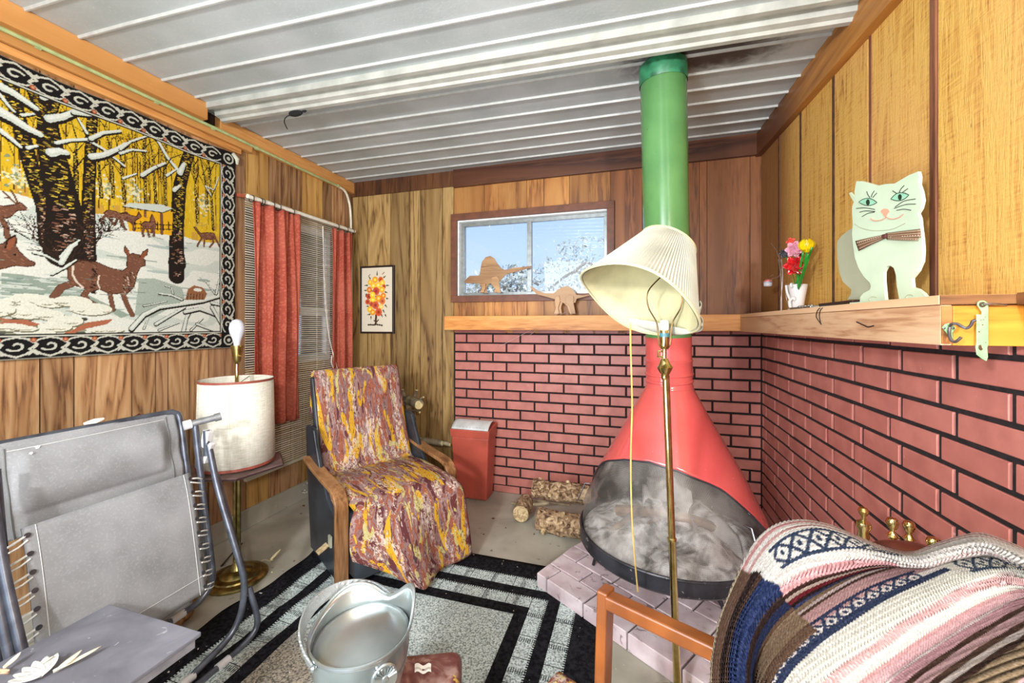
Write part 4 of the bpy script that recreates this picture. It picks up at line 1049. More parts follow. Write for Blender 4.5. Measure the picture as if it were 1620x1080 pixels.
r = MB().grid(rug, 60, 80).build('rug', m.m, smooth='all', solid=.004, off=-1)
tag(r, 'grey flatwoven rug with a black striped border, spread over the middle of the floor', 'rug')

# ================================================================== CURTAINS, BLIND, ROD
cur = Mat('coral_red_curtain', .8, 0, .2); v = cur.coord(); u_, vv_, _ = cur.xyz('UV')
vo = cur.voro(cur.coord('UV', (26, 60, 1)), 1.6)
b = cur.ramp(vo, [(.25, (182,98,76)), (.55, (162,74,58))]); b = cur.mix(cur.noise(v, 5, 3).sstep(.35, .7)*.4, b, (198,116,94)); cur.color(b).bump(vo, .25, .002)
def curtain(label, ya, yb, z0, z1, nf, z0b=None):
    def f(u, v_):
        k = .55+.45*min(1, v_*2.2); am = .028*k
        X = -2.125+am*sin(u*nf*2*pi+.8*sin(v_*2))+.010*sin(u*nf*4.7*pi+2); lo = z0+((z0b or z0)-z0)*u
        Z = z1+(lo-z1)*v_
        return (X, ya+(yb-ya)*u+.006*sin(v_*6+u*20), Z+.004*sin(u*nf*2*pi))
    o = MB().grid(f, 90, 36).build('curtain', cur.m, smooth='all', solid=.002)
    tag(o, label, 'curtain', 'curtains at the left window'); return o
c1 = curtain('wide coral red curtain on the left side of the blind', 1.80, 2.145, .61, 1.935, 3.5, .60)
c2 = curtain('narrow coral red curtain in the corner, right of the blind, behind the armchair', 2.44, 2.655, .62, 1.925, 2.5)
rodm = plain('cream_curtain_rod', (232,230,216), .35, 0, .04)
t = thing('curtain_rod', 'white curtain rod above the left window with dark rings', 'curtain rod', (-2.125, 2.2, 1.955))
MB().tube([(-2.125, 1.775, 1.955), (-2.125, 2.70, 1.955)], .0125, 12).build('pole', rodm, t, True)
for yy in (1.79, 2.68): MB().bar((-2.125, yy, 1.955), (LX, yy, 1.975), .018, .02).build('bracket', plain('rusty_bracket', (150,76,50), .6), t)
rg = plain('black_ring', (36,34,36), .3, .4)
for yy in (1.80, 1.855, 1.872, 1.94, 1.985, 2.09, 2.50, 2.60, 2.67):
    mb = MB(); mb.tube([Vector((-2.125+.020*cos(2*pi*k/16), yy+.003*sin(k), 1.948+.020*sin(2*pi*k/16))) for k in range(16)], .0022, 5, closed=True)
    mb.build('ring', rg, t, True)
blm = Mat('bamboo_blind_slat', .6); v = blm.coord('Object', (1,.2,1), 20); blm.color(blm.ramp(blm.noise(v, 20, 3), [(.3, (176,166,136)), (.7, (226,220,204))]))
t = thing('slatted_blind', 'thin horizontal slatted blind hanging behind the red curtains', 'blind', (-2.18, 2.25, 1.95))
mb = MB(); mb.obox((0,0,0), (0,1,0), (1,0,.35), (-.35,0,1), .455, .0022, .0033); me = mb.mesh('slat'); me.materials.append(blm.m)
NSL = 118; zt_, zb_ = 1.955, .315
for k in range(NSL):
    o = bpy.data.objects.new('slat', me); COL.objects.link(o); o.location = (-2.183+random.uniform(-.0008,.0008), 2.265, zt_-(zt_-zb_)*k/(NSL-1)); o.parent = t; o.matrix_parent_inverse = t.matrix_world.inverted()
for yy in (1.90, 2.15, 2.36, 2.62): MB().tube([(-2.178, yy, zt_), (-2.178, yy, zb_)], .0015, 4).build('ladder_cord', plain('blind_cord', (206,198,170)), t)
MB().box((-2.20, 1.81, 1.962), (-2.165, 2.72, 1.985)).build('head_rail', wood('blind_head_rail', (206,172,104), (186,150,84), (140,100,54), axis='Y', knots=False), t)
MB().box((-2.195, 1.81, .300), (-2.172, 2.72, .318)).build('bottom_rail', blm.m, t)
wc = plain('white_cord', (234,228,214), .7)
P = [(-2.165, 2.40, 1.93), (-2.15, 2.41, 1.5), (-2.14, 2.44, 1.15), (-2.12, 2.47, .95), (-2.11, 2.52, .72), (-2.10, 2.55, .55)]
mb = MB(); mb.tube(spline(P, 5), .0022, 5); mb.tube(spline([(p[0]+.006, p[1]-.018*sin(i*1.1), p[2]) for i, p in enumerate(P)], 5), .0022, 5); mb.tube(spline([(-2.13, 2.455, .99), (-2.12, 2.44, .94), (-2.125, 2.47, .90), (-2.115, 2.46, .97)], 5), .004, 6)
tag(mb.build('pull_cord', wc, smooth=True), 'white knotted pull cord hanging beside the narrow red curtain', 'cord')
# ================================================================== FOLDED LOUNGER
gfab = Mat('grey_canvas', .85, 0, .2); v = gfab.coord(); b = gfab.ramp(gfab.noise(v, 7, 4), [(.3, (128,129,130)), (.7, (152,153,155))])
b = gfab.mix(gfab.noise(v, 160, 2).sstep(.5,.7)*.25, b, (176,176,180)); gfab.color(b).bump(gfab.noise(v, 220, 2), .2, .001); gfab = gfab.m
gfd = plain('grey_canvas_dark', (112,114,112), .85, 0, .1, 20)
stl = Mat('painted_steel_tube', .3, .55); v = stl.coord(); stl.color(stl.ramp(stl.noise(v, 20, 4), [(.3, (74,78,88)), (.7, (112,118,130))])); stl = stl.m
whp = plain('white_plastic_ferrule', (206,204,204), .5, 0, .05); sthr = plain('white_thread', (206,206,204), .8, 0, .04)
YR, YL_ = 1.165, .642
t = thing('folding_lounger', 'grey canvas folding lounger with laced edges and steel tubes, folded against the panelled left wall', 'lounger', (-1.55, .9, 0))
def P_(px, py, Y=YR): return atY(px, py, Y)
# head pillow panel
HX0, HX1 = -1.755, -1.70
def headp(u, v_):   # u along Y (0 left .. 1 right), v from the top down
    Y = .62+(1.150-.62)*u; z = .880-.275*v_; X = HX0+(HX1-HX0)*v_
    pad = .030*max(0, sin(pi*min(1, max(0, (v_-.10)/.68))))**.6 if .10 < v_ < .78 else 0
    pad *= min(1, min(max(0, u-.13), max(0, .93-u))*14)
    if v_ < .02: X -= .012
    return (X+pad+.004*sin(v_*14)*sin(u*5), Y, z)
MB().grid(headp, 60, 40).build('headrest', gfab, t, 'all', solid=.006)
for u in (.13, .93):
    MB().tube([Vector(headp(u, k/14))+Vector((.005,0,0)) for k in range(1, 15)], .0022, 5).build('seam', gfd, t)
MB().tube([Vector(headp(.14+.78*k/30, .105))+Vector((.004,0,0)) for k in range(31)], .0012, 4).build('stitching', sthr, t)
def mainp(u, v_):
    Y = .675+(1.118-.675)*u; z = .655-.435*v_; X = -1.615+.075*v_
    return (X+.010*sin(pi*v_)*sin(pi*u)-.012*(1-v_)**6, Y, z)
MB().grid(mainp, 30, 24).build('seat_panel', gfab, t, 'all', solid=.006)
def lowp(u, v_):
    Y = .70+(1.085-.70)*u; return (-1.575+.01*v_, Y, .235-.045*v_)
MB().grid(lowp, 10, 6).build('foot_panel', gfab, t, 'all', solid=.005)
for u in (.06, .945): MB().tube([Vector(mainp(u, k/16))+Vector((.0045,0,0)) for k in range(17)], .0011, 4).build('stitching', sthr, t)
MB().tube([Vector(mainp(k/20, .86))+Vector((.0045,0,0)) for k in range(21)], .0011, 4).build('stitching', sthr, t)
# side tubes (right, near the lamp) and their twins at the left
def tubeset(Y, sgn):
    q = lambda X, z, dy=0: (X, Y+dy, z)
    A = []
    A.append(('head_frame', spline([q(-1.762,.872,-.05*sgn), q(-1.758,.868,-.015*sgn), q(-1.748,.835), q(-1.715,.66), q(-1.68,.50)], 5), .0115))
    A.append(('side_frame', spline([q(-1.665,.825), q(-1.64,.66), q(-1.60,.42), q(-1.575,.27), q(-1.57,.215,-.008*sgn), q(-1.575,.175,-.05*sgn), q(-1.58,.165,-.12*sgn)], 5), .0115))
    A.append(('leg', spline([q(-1.62,.745,.02*sgn), q(-1.565,.56,.02*sgn), q(-1.46,.31,.02*sgn), q(-1.435,.22,.02*sgn), q(-1.435,.12,.005*sgn), q(-1.44,.06,-.04*sgn), q(-1.445,.030,-.13*sgn), q(-1.445,.020,-.18*sgn)], 5), .0115))
    A.append(('leg', spline([q(-1.60,.62,.035*sgn), q(-1.50,.36,.035*sgn), q(-1.455,.24,.035*sgn)], 4), .0115))
    A.append(('leg', spline([q(-1.435,.20,.04*sgn), q(-1.40,.09,.045*sgn), q(-1.395,.045,.03*sgn), q(-1.40,.022,-.02*sgn), q(-1.40,.015,-.09*sgn)], 4), .0105))
    A.append(('inner_frame', spline([q(-1.655,.50,.012*sgn), q(-1.62,.33,.012*sgn), q(-1.60,.20,.012*sgn), q(-1.61,.15,-.02*sgn)], 4), .010))
    A.append(('arm_strut', [q(-1.63,.80,.018*sgn), q(-1.625,.70,.018*sgn)], .011))
    for nm, pts, r in A: MB().tube(pts, r, 10).build(nm, stl, t, True)
tubeset(YR, 1); tubeset(YL_, -1)
for X, z, a, b in ((-1.58, .165, YR-.12, YL_+.12), (-1.445, .020, YR-.18, YL_+.18), (-1.40, .0165, YR-.09, YL_+.09)):
    MB().tube([(X, a, z), (X, b, z)], .0105, 10).build('crossbar', stl, t, True)
    for yy in (a, b): MB().tube([(X, yy-.022, z), (X, yy+.022, z)], .0140, 10).build('ferrule', whp, t, True)
MB().tube([(-1.762, YR-.05, .872), (-1.762, YL_+.05, .872)], .0115, 10).build('head_bar', stl, t, True)
# hinge at the top right
for sg, Y in ((1, YR),):
    MB().tube([(-1.672, Y-.022, .828), (-1.63, Y+.055, .842)], .013, 12).build('hinge_bar', plain('grey_metal_hinge', (140,142,146), .4, .5), t, True)
    MB().tube([(-1.678, Y-.034, .826), (-1.668, Y-.012, .830)], .0185, 12).build('hinge_cap', whp, t, True)
    MB().tube([(-1.628, Y+.050, .842), (-1.618, Y+.068, .846)], .0165, 12).build('hinge_cap', plain('grey_metal_hinge', (140,142,146)), t, True)
    MB().obox((-1.632, Y+.022, .765), (1,0,-.25), (0,1,0), (.25,0,1), .016, .012, .035).build('plastic_clip', whp, t, bev=.003)
    MB().obox((-1.622, Y+.022, .71), (1,0,-.5), (0,1,0), (.5,0,1), .008, .010, .045).build('plastic_clip', whp, t, bev=.003)
# lacing
ll = plain('white_elastic_lace', (222,222,214), .7, 0, .06)
for side, uu, Y in ((1, .985, YR), (-1, .015, YL_)):
    for k in range(9):
        v0 = .045+.90*k/8; a = Vector(mainp(uu, v0))+Vector((.006,0,0)); z = a.z
        fx_ = -1.665+(.825-z)*.1585; b = Vector((fx_+.012, Y-.004*side, z-.020)); b2 = Vector((fx_+.012, Y-.004*side, z-.036))
        c_ = Vector(mainp(uu, min(1, v0+.03)))+Vector((.006,0,0))
        mb = MB(); mb.tube([a, (a+b)/2+Vector((.008,0,.004)), b, b+Vector((-.02,0,-.004)), b2, (c_+b2)/2+Vector((.006,0,0)), c_], .0028, 5)
        mb.build('lace', ll, t, True)
        mb = MB(); mb.lathe([(.0045,0),(.007,.001),(.007,.003)], a, (1,0,.1), n=10); mb.build('eyelet', sl, t)
flk = plain('white_paper_scrap', (232,230,222), .8, 0, .04)
def scrap(label, p, r, nm='paint_flake'):
    mb = MB(); a = random.uniform(0, 6); n = 5
    pts = [tuple(Vector(p)+Vector((.0, cos(2*pi*k/n+a)*r*random.uniform(.6,1.2), sin(2*pi*k/n+a)*r*random.uniform(.7,1.2)))) for k in range(n)]
    return tag(mb.prism(pts, (.003,0,0)).build(nm, flk), label, 'flake')
scrap('larger white flake stuck on the headrest of the lounger', Vector(headp(.25,.11))+Vector((.008,0,0)), .006)
scrap('smaller white flake just below another on the lounger headrest', Vector(headp(.215,.155))+Vector((.010,0,0)), .004)
tag(MB().tube([Vector((-1.762,.875,.888)), Vector((-1.752,.90,.893)), Vector((-1.755,.925,.895))], [.004,.009,.004], 6).build('white_petal', flk, smooth=True), 'white petal lying on the top edge of the grey lounger', 'petal')
# straw bundle behind the lounger
stw = Mat('rusty_straw', .9); v = stw.coord(); n_ = stw.noise(v, 30, 6, 1); stw.color(stw.ramp(n_, [(.35, (92,56,30)), (.65, (196,148,92))])).bump(n_, .6, .004)
tag(MB().lathe([(.05,0),(.09,.02),(.10,.07),(.09,.12),(.06,.14),(.0005,.145)], (-1.82, 1.16, .003), n=20).build('straw_basket', stw.m, smooth=True), 'rough brown straw basket on the floor behind the grey lounger', 'basket')
tag(MB().lathe([(.035,0),(.045,.03),(.050,.18),(.038,.30),(.020,.36),(.018,.42),(.03,.46),(.0005,.48)], (-2.03, 1.19, .36), n=16).build('dark_red_vase', plain('dark_red_glaze', (92,26,24), .3, 0, .3, 20), smooth=True), 'dark red carved vase half hidden between the lounger and the drum shade', 'vase')
st_ = thing('low_stand', 'low brown wooden stand holding the dark red vase, behind the lounger', 'stand', (-2.03, 1.19, 0))
MB().lathe([(.10,.335),(.10,.358)], (-2.03,1.19,0), n=24).build('top', traym, st_); 
for k in range(3): MB().tube([(-2.03+.08*cos(2.1*k), 1.19+.08*sin(2.1*k), .334), (-2.03+.095*cos(2.1*k), 1.19+.095*sin(2.1*k), .001)], .009, 6).build('leg', traym, st_)

# ================================================================== GREY SIDE TABLE
gt = Mat('grey_plastic_tabletop', .5); v = gt.coord(); b = gt.ramp(gt.noise(v, 9, 6, .6), [(.3, (100,100,108)), (.7, (130,130,140))]); b = gt.mix(gt.noise(v, 40, 4, 1).sstep(.68,.72)*.6, b, (188,190,196)); gt.color(b)
t = thing('side_table', 'low grey square-edged side table in front of the lounger with dried flowers on it', 'table', (-1.3, .6, 0))
MB().box((-1.478, .34, .388), (-1.108, .792, .400)).build('tabletop', gt.m, t, bev=.003)
MB().box((-1.468, .35, .362), (-1.118, .782, .3875)).build('apron', plain('grey_edge', (150,150,158), .5), t)
for xx in (-1.44, -1.25):
    for yy in (.38, .64): MB().tube([(xx, yy, .362), (xx, yy, .006)], .010, 8).build('leg', stl, t)
# dried flower stem lying on the table
pet = plain('dried_cream_petal', (214,206,184), .8, 0, .2, 25); petg = plain('dried_pale_petal', (226,228,222), .8, 0, .12, 25)
t = thing('dried_flower', 'dried cream flower with curled petals lying on the grey side table', 'flower', atZ(70, 1065, .405))
def petal(c, d, L, w_, m_, lift=.01, curl=.02, parent=t):
    d = Vector(d).normalized(); s_ = d.cross(Vector((0,0,1))).normalized(); c = Vector(c)
    def f(u, v_):
        ww = w_*sin(pi*min(.98, v_*.92+.06))**.7; return c+d*L*v_+s_*(u-.5)*2*ww+Vector((0,0,lift*v_+curl*abs(u-.5)*(1-v_)+.002+curl*.5*v_*v_))
    MB().grid(f, 6, 8).build('petal', m_, parent, 'all', solid=.0015)
a = atZ(84, 1066, .405); b2 = atZ(160, 1030, .405); dd = (b2-a).normalized()
petal(a, dd, (b2-a).length, .007, pet, .004, .014); petal(a+dd*.005, Vector((dd.x-.25, dd.y+.35, 0)), .045, .008, pet, .012, .01)
for k in range(6):
    an = 2.2+k*.38; petal(atZ(66, 1072, .405), (cos(an), sin(an), 0), .050, .011, petg, .012, .01)
petal(atZ(52, 1060, .405), (.6, .5, 0), .035, .008, pet, .01); petal(atZ(14, 1068, .405), (-.5, -.4, 0), .03, .007, plain('dried_peach_petal', (222,184,150), .8), .01); petal(atZ(6, 1062, .405), (-.1, .6, 0), .03, .007, pet, .01)

# ================================================================== COAL SCUTTLE on a footstool
alum = Mat('brushed_aluminium', .30, .9); v = alum.coord('Object', (1,1,.1)); n_ = alum.noise(v, 160, 3); alum.color(alum.ramp(alum.noise(alum.coord(), 8, 3), [(.3, (168,176,176)), (.7, (206,212,212))])); alum.bump(n_, .06, .001); alum = alum.m
sc0 = Vector((-.65, .90, 0)); zs = .252; FZ = .25-.348
t = thing('footstool', 'low footstool with a mottled red-brown vinyl top, under the metal scuttle', 'footstool', (sc0.x, sc0.y, 0))
sdx = Vector((.92, .392, 0)); sdy = Vector((-.392, .92, 0)); so_ = Vector((-.500, 1.125, 0))
cst = so_-sdx*.175-sdy*.15
mv = Mat('mottled_redbrown_vinyl', .35); v = mv.coord(); b = mv.ramp(mv.noise(v, 16, 5, 1.2), [(.36, (96,48,44)), (.5, (128,82,76)), (.64, (170,140,130))]); b = mv.mix(mv.noise(v, 11, 4, 1.).sstep(.63, .66)*.8, b, (208,176,84)); mv.color(b)
MB().obox(cst+Vector((0,0,.218)), sdx, sdy, cz, .175, .15, .030).build('cushion', mv.m, t, bev=.028, seg=4, smooth=True)
MB().obox(cst+Vector((0,0,.170)), sdx, sdy, cz, .165, .14, .016).build('frame', wood('stool_wood', (120,60,40), (96,44,30), (60,26,18), axis='X'), t)
for a in (-1, 1):
    for b2 in (-1, 1): MB().tube([cst+sdx*a*.14+sdy*b2*.12+Vector((0,0,.154)), cst+sdx*a*.155+sdy*b2*.13+Vector((0,0,.006))], [.015, .010], 8).build('leg', wood('stool_wood', (120,60,40), (96,44,30), (60,26,18)), t)
# small scrap of foil on the stool
def foil(u, v_): p = atZ(656+26*u, 1066-12*v_, .250); return p+Vector((0,0,.004*sin(u*9)+.004*sin(v_*7)+.004))
tag(MB().grid(foil, 8, 6).build('foil_scrap', flk, smooth='all'), 'small crumpled white scrap on the footstool right of the scuttle', 'scrap')
# bucket body: helmet shaped rim with two raised lips
t = thing('coal_scuttle', 'brushed aluminium coal scuttle with a pouring lip, swing handle and shell boss', 'scuttle', (-.70,.86,zs))
bc = atD(572, 900, 1.0); bc = Vector((bc.x, bc.y, .251)); 
fdir = Vector((cos(TH), sin(TH), 0)); sdir = Vector((-sin(TH), cos(TH), 0))   # right and away from the camera
def bump_(a, a0, w_): d = (a-radians(a0)+pi) % (2*pi)-pi; return math.exp(-(d/radians(w_))**2)
def rim(a): return .212+.055*bump_(a, 38, 22)+.040*bump_(a, 118, 40)-.010*bump_(a, 80, 14)
def rimr(a): return .118+.016*bump_(a, 38, 20)+.010*bump_(a, 130, 40)
def body(u, v_, dr=0):
    a = 2*pi*u; R = .074+(rimr(a)-.074)*v_**.7; z = rim(a)*v_
    return bc+(fdir*cos(a)+sdir*sin(a))*(R+dr)+cz*(z+.004)
MB().grid(lambda u, v_: body(u, v_), 64, 16).build('bowl', alum, t, 'all', solid=.003, off=-1)
MB().lathe([(.0005,.006),(.072,.006)], bc, n=40, cap=False).build('bottom', alum, t)
MB().lathe([(.060,.0),(.066,.004),(.072,.010)], bc, n=40, cap=True).build('foot', alum, t, True)
MB().tube([body(k/96, 1) for k in range(96)], .0038, 7, closed=True).build('rolled_rim', alum, t, True)
MB().tube([body(k/64, .62, .0015) for k in range(64)], .002, 5, closed=True).build('bead', alum, t, True)
# inner sloping cover plate
def plate(u, v_):
    a = 2*pi*u; return bc+(fdir*cos(a)+sdir*sin(a))*.1135*v_+cz*(.198+.022*(1-v_**2)+.006*cos(a-.8)*v_)
MB().grid(plate, 64, 8).build('cover_plate', alum, t, 'all', solid=.002)
# swing handle band
hp0, hp1 = body(236/360, .95, .007), body(72/360, .98, .007); hb_ = []
c_ = (hp0+hp1)/2; e = (hp0-hp1)/2; up = (-fdir*.93+sdir*.30+cz*.22); up = (up-e*(up.dot(e)/e.length_squared)).normalized()
for k in range(25):
    a = pi*k/24; hb_.append(c_+e*cos(a)+up*e.length*1.02*sin(a)+cz*.012*sin(a))
mb = MB(); 
for i, p in enumerate(hb_):
    tg = (hb_[min(i+1,24)]-hb_[max(i-1,0)]).normalized(); nn = cz*1.0-fdir*.3; nn = (nn-tg*nn.dot(tg)).normalized(); b3 = tg.cross(nn)
    w_ = .0045+.011*sin(pi*i/24)**.5
    for a, b2 in ((-1,-1),(1,-1),(1,1),(-1,1)): mb.v.append(tuple(p+nn*a*w_+b3*b2*.002))
for i in range(24):
    for k in range(4): mb.f.append((i*4+k, i*4+(k+1)%4, (i+1)*4+(k+1)%4, (i+1)*4+k))
emb = Mat('embossed_aluminium', .35, .85); v = emb.coord(); emb.color((190,196,196)); emb.bump(emb.noise(v, 70, 4, 2), .8, .003)
mb.build('handle', emb.m, t, True)
for hp in (hp0, hp1): MB().ball(hp, .0075, 10).build('handle_pivot', alum, t, True)
# shell boss on the side facing the camera
ab = 316/360; bp_ = body(ab, .78, .002); an = (fdir*cos(2*pi*ab)+sdir*sin(2*pi*ab)-sdir*.7).normalized(); bp_ = bp_+an*.004; 
MB().lathe([(.030,0),(.030,.003),(.027,.006),(.008,.007),(.006,.010),(.0005,.011)], bp_, an+cz*.1, n=28).build('boss', alum, t, True)
e1_ = an.cross(cz).normalized()
for k in range(9):
    q_ = radians(20+17.5*k); dd = e1_*cos(q_)+cz*sin(q_); MB().tube([bp_+an*.007+dd*.008, bp_+an*.008+dd*.026], [.0012, .0026], 5).build('shell_ray', alum, t, True)

# ================================================================== RIGHT-HAND CHAIR with blanket
cw = Mat('orange_chair_wood', .28, 0, .5); v = cw.coord('Object', (.3,1,.3)); b = cw.ramp(cw.noise(v, 26, 5, .4), [(.3, (112,62,30)), (.7, (144,84,42))]); cw.color(b); cw = cw.m
t = thing('wooden_armchair', 'orange-brown wooden armchair seen from behind at the lower right, under the striped blanket', 'armchair', (.05, .62, 0))
a = Vector((-.063, .963, .600)); b2 = Vector((.205, .842, .600)); dr_ = (b2-a).normalized(); sd_ = Vector((-dr_.y, dr_.x, 0))
ftop = atD(962, 925, .945)
pA = Vector((-.078, .955, .0)); 
MB().obox(Vector((-.074,.957,.309)), dr_, sd_, (.03,0,1), .013, .020, .302).build('front_post', cw, t, bev=.004)
MB().bar(Vector((-.061,.951,.590)), b2+dr_*.10-Vector((0,0,.010)), .034, .030).build('armrest', cw, t, bev=.004)
MB().obox(Vector((.30,.80,.42)), dr_, sd_, (0,0,1), .014, .020, .415).build('back_post', cw, t, bev=.004)
seatc = Vector((.02,.60,.0))
MB().bar((-.07,.93,.34), (.30,.78,.33), .022, .04).build('side_rail', cw, t, bev=.003)
MB().bar((-.074,.94,.36), (-.235,.55,.36), .022, .05).build('front_rail', cw, t, bev=.003)
MB().obox(Vector((-.243,.545,.20)), dr_, sd_, (0,0,1), .013, .020, .198).build('front_post', cw, t, bev=.004)
MB().bar((-.225,.54,.35), (.15,.38,.34), .022, .05).build('side_rail', cw, t, bev=.003)
MB().obox(Vector((.16,.38,.36)), dr_, sd_, (0,0,1), .014, .020, .358).build('back_post', cw, t, bev=.004)
def cush(u, v_):
    p = Vector((-.165,.935,0)).lerp(Vector((-.30,.56,0)), u)+dr_*(.38*v_)
    return (p.x-.004, p.y, .412+.028*sin(pi*min(1,max(0,u)))**.4*sin(pi*min(1,v_*.9+.08))**.4)
mb = MB().grid(cush, 24, 20); mb.build('seat_cushion', floral2, t, 'all', solid=.05, off=-1)
MB().bar(Vector((.31,.80,.815)), Vector((.50,.745,.84)), .03, .05).build('back_rail', cw, t, bev=.01)
# rounded crest of the chair showing between the folds
q = atD(1440, 868, .76)
MB().ball(q+Vector((0,0,-.006)), .062, 20, (1,.45,.26)).build('crest_knob', plain('brown_leather_crest', (92,44,34), .35, 0, .2, 25), t, True)
# blanket -------------------------------------------------------------
CUR = [
 [(1128,1090),(1131,1040),(1142,985),(1162,930),(1192,870),(1222,838),(1262,828),(1310,835),(1360,856),(1405,874),(1445,880),(1490,864),(1545,850),(1590,862),(1640,886)],
 [(1150,1090),(1152,1040),(1165,985),(1186,940),(1216,890),(1250,858),(1290,846),(1330,852),(1372,868),(1412,882),(1450,886),(1495,872),(1548,860),(1592,872),(1640,894)],
 [(1172,1090),(1174,1045),(1184,1000),(1206,960),(1240,925),(1280,904),(1320,893),(1360,885),(1395,884),(1430,888),(1465,888),(1505,876),(1555,868),(1595,880),(1640,902)],
 [(1192,1090),(1196,1055),(1212,1018),(1238,984),(1272,955),(1308,932),(1345,912),(1378,900),(1412,893),(1445,892),(1480,888),(1520,880),(1562,878),(1600,888),(1640,908)],
 [(1225,1090),(1240,1062),(1262,1038),(1290,1012),(1322,990),(1352,970),(1382,952),(1412,938),(1442,926),(1472,914),(1505,902),(1540,896),(1575,896),(1608,902),(1640,914)],
 [(1300,1090),(1325,1068),(1350,1048),(1378,1028),(1406,1008),(1432,990),(1458,974),(1484,958),(1508,945),(1530,934),(1555,924),(1580,916),(1605,914),(1628,916),(1650,922)],
 [(1400,1090),(1420,1072),(1442,1056),(1462,1042),(1484,1027),(1506,1012),(1528,998),(1550,985),(1570,973),(1590,962),(1608,954),(1625,948),(1640,944),(1655,942),(1670,940)],
 [(1520,1100),(1535,1088),(1550,1077),(1565,1066),(1580,1056),(1595,1046),(1608,1038),(1622,1030),(1635,1022),(1648,1014),(1660,1008),(1670,1003),(1680,998),(1690,994),(1700,990)],
 [(1640,1120),(1650,1110),(1660,1102),(1670,1094),(1680,1086),(1690,1080),(1698,1074),(1706,1068),(1714,1062),(1722,1057),(1730,1052),(1738,1048),(1745,1044),(1752,1040),(1760,1036)]]
def bdepth(px, py, r):
    d = .705-.00038*(px-1150)-.00050*max(0, py-850)
    if px < 1260: d -= .0
    return max(.36, d)
NR = len(CUR); NCc = len(CUR[0])
# waves: how far the cloth bulges toward the viewer along each stripe line
BUL = [-.055, -.006, .016, -.034, .010, .024, -.006, .020, .0]
G = [[None]*NCc for _ in range(NR)]
for i in range(NR):
    for j in range(NCc):
        px, py = CUR[i][j]; G[i][j] = atD(px, py, bdepth(px, py, i)-BUL[i]*1.0)
def cr(p0, p1, p2, p3, t_): return .5*((2*p1)+(p2-p0)*t_+(2*p0-5*p1+4*p2-p3)*t_*t_+(3*p1-p0-3*p2+p3)*t_**3)
def surf(s_, t_):   # s along stripes 0..1, t across stripes 0..1 (0 = far ridge)
    y_ = t_*(NR-1); i = min(int(y_), NR-2); fy = y_-i; x_ = s_*(NCc-1); j = min(int(x_), NCc-2); fx_ = x_-j
    rows_ = []
    for k in range(-1, 3):
        ii = min(max(i+k, 0), NR-1)
        rows_.append(cr(G[ii][max(j-1,0)], G[ii][j], G[ii][j+1], G[ii][min(j+2, NCc-1)], fx_))
    return cr(rows_[0], rows_[1], rows_[2], rows_[3], fy)
# paint the weave: canvas x = along stripes, y = across stripes
cvb = Canvas(1.0, 1.6, .0040, (206,196,186))
Yt = cvb.Y/1.6; Xs = cvb.X
rngb = np.random.RandomState(3)
bands = [(0,.025,(216,206,196)),(.025,.05,(196,140,138)),(.05,.075,(222,214,206)),(.075,.09,(196,150,146)),(.09,.215,(224,218,210)),
 (.215,.245,(214,206,198)),(.245,.265,(206,150,150)),(.265,.285,(66,40,34)),(.285,.30,(206,186,170)),(.30,.318,(120,34,44)),(.318,.335,(38,22,22)),(.335,.35,(58,64,100)),(.35,.365,(72,52,42)),(.365,.385,(34,42,82)),(.385,.41,(134,108,84)),(.41,.42,(214,190,182)),(.42,.43,(84,58,44)),(.43,.485,(206,160,156)),(.485,.51,(226,214,206)),
 (.51,.535,(46,56,84)),(.535,.62,(232,226,212)),(.62,.64,(214,168,164)),(.64,.665,(230,220,206)),(.665,.68,(210,160,158)),(.68,.75,(214,172,172)),(.75,.76,(226,216,206)),(.76,.79,(206,160,164)),
 (.79,.805,(82,58,46)),(.805,.83,(212,170,170)),(.83,.845,(90,64,50)),(.845,.86,(222,206,196)),(.86,.875,(70,48,38)),(.875,.93,(150,126,98)),(.93,.95,(210,170,170)),(.95,1.01,(90,64,50))]
for a_, b_, c_ in bands: cvb.a[(Yt >= a_) & (Yt < b_)] = c_
def zig(t0, t1, x0, x1, n, col):
    tm = (t0+t1)/2; h = (t1-t0)*1.6
    m_ = (Xs > x0) & (Xs < x1) & (Yt > t0-.008) & (Yt < t1+.008)
    ph = ((Xs-x0)/(x1-x0)*n) % 1; yy_ = (Yt-t0)/(t1-t0)
    tri = np.abs(ph-.5)*2
    dia = np.abs(np.abs(yy_-.5)*2-(1-tri)) < .24
    edge_ = (np.abs(yy_+.04) < .09) | (np.abs(yy_-1.04) < .09)
    dot = (np.abs(yy_-.5) < .12) & (tri < .22)
    cvb.a[m_ & (dia | edge_ | dot)] = col
zig(.115, .200, .30, .66, 7, (48,60,84)); zig(.470, .525, .0, .62, 12, (48,58,86))
cvb.a[(Xs > .70) & (Yt > .40) & (Yt < .60)] = (222,216,204)
zig(.455, .575, .73, 1.0, 5, (56,72,92))
for a_, b_, c_ in ((0,.03,(176,160,132)),(.03,.10,(96,70,56)),(.10,.14,(42,28,26)),(.14,.17,(78,56,46)),(.17,.26,(34,46,84)),(.26,.29,(50,34,32)),(.29,.33,(40,52,92)),(.33,.37,(110,84,66)),(.37,.46,(150,122,96)),(.46,.50,(110,82,64))):
    cvb.a[(Yt >= a_) & (Yt < b_) & (Xs < .27-.12*np.abs(Yt-.25)+.004*np.sin(Yt*60))] = c_
msk = (Xs > .62) & (Yt > .245) & (Yt < .335); cvb.a[msk] = (222,206,198)
cvb.a += rngb.normal(0, 9, cvb.a.shape[:2])[..., None]
tw_ = (((Xs*82+Yt*150) % 1) < .34); cvb.a[tw_] *= .80
cvb.a += np.clip(np.random.RandomState(5).normal(0, 1, cvb.a.shape[:2]), -2, 2)[..., None]*8
cvb.a *= .84
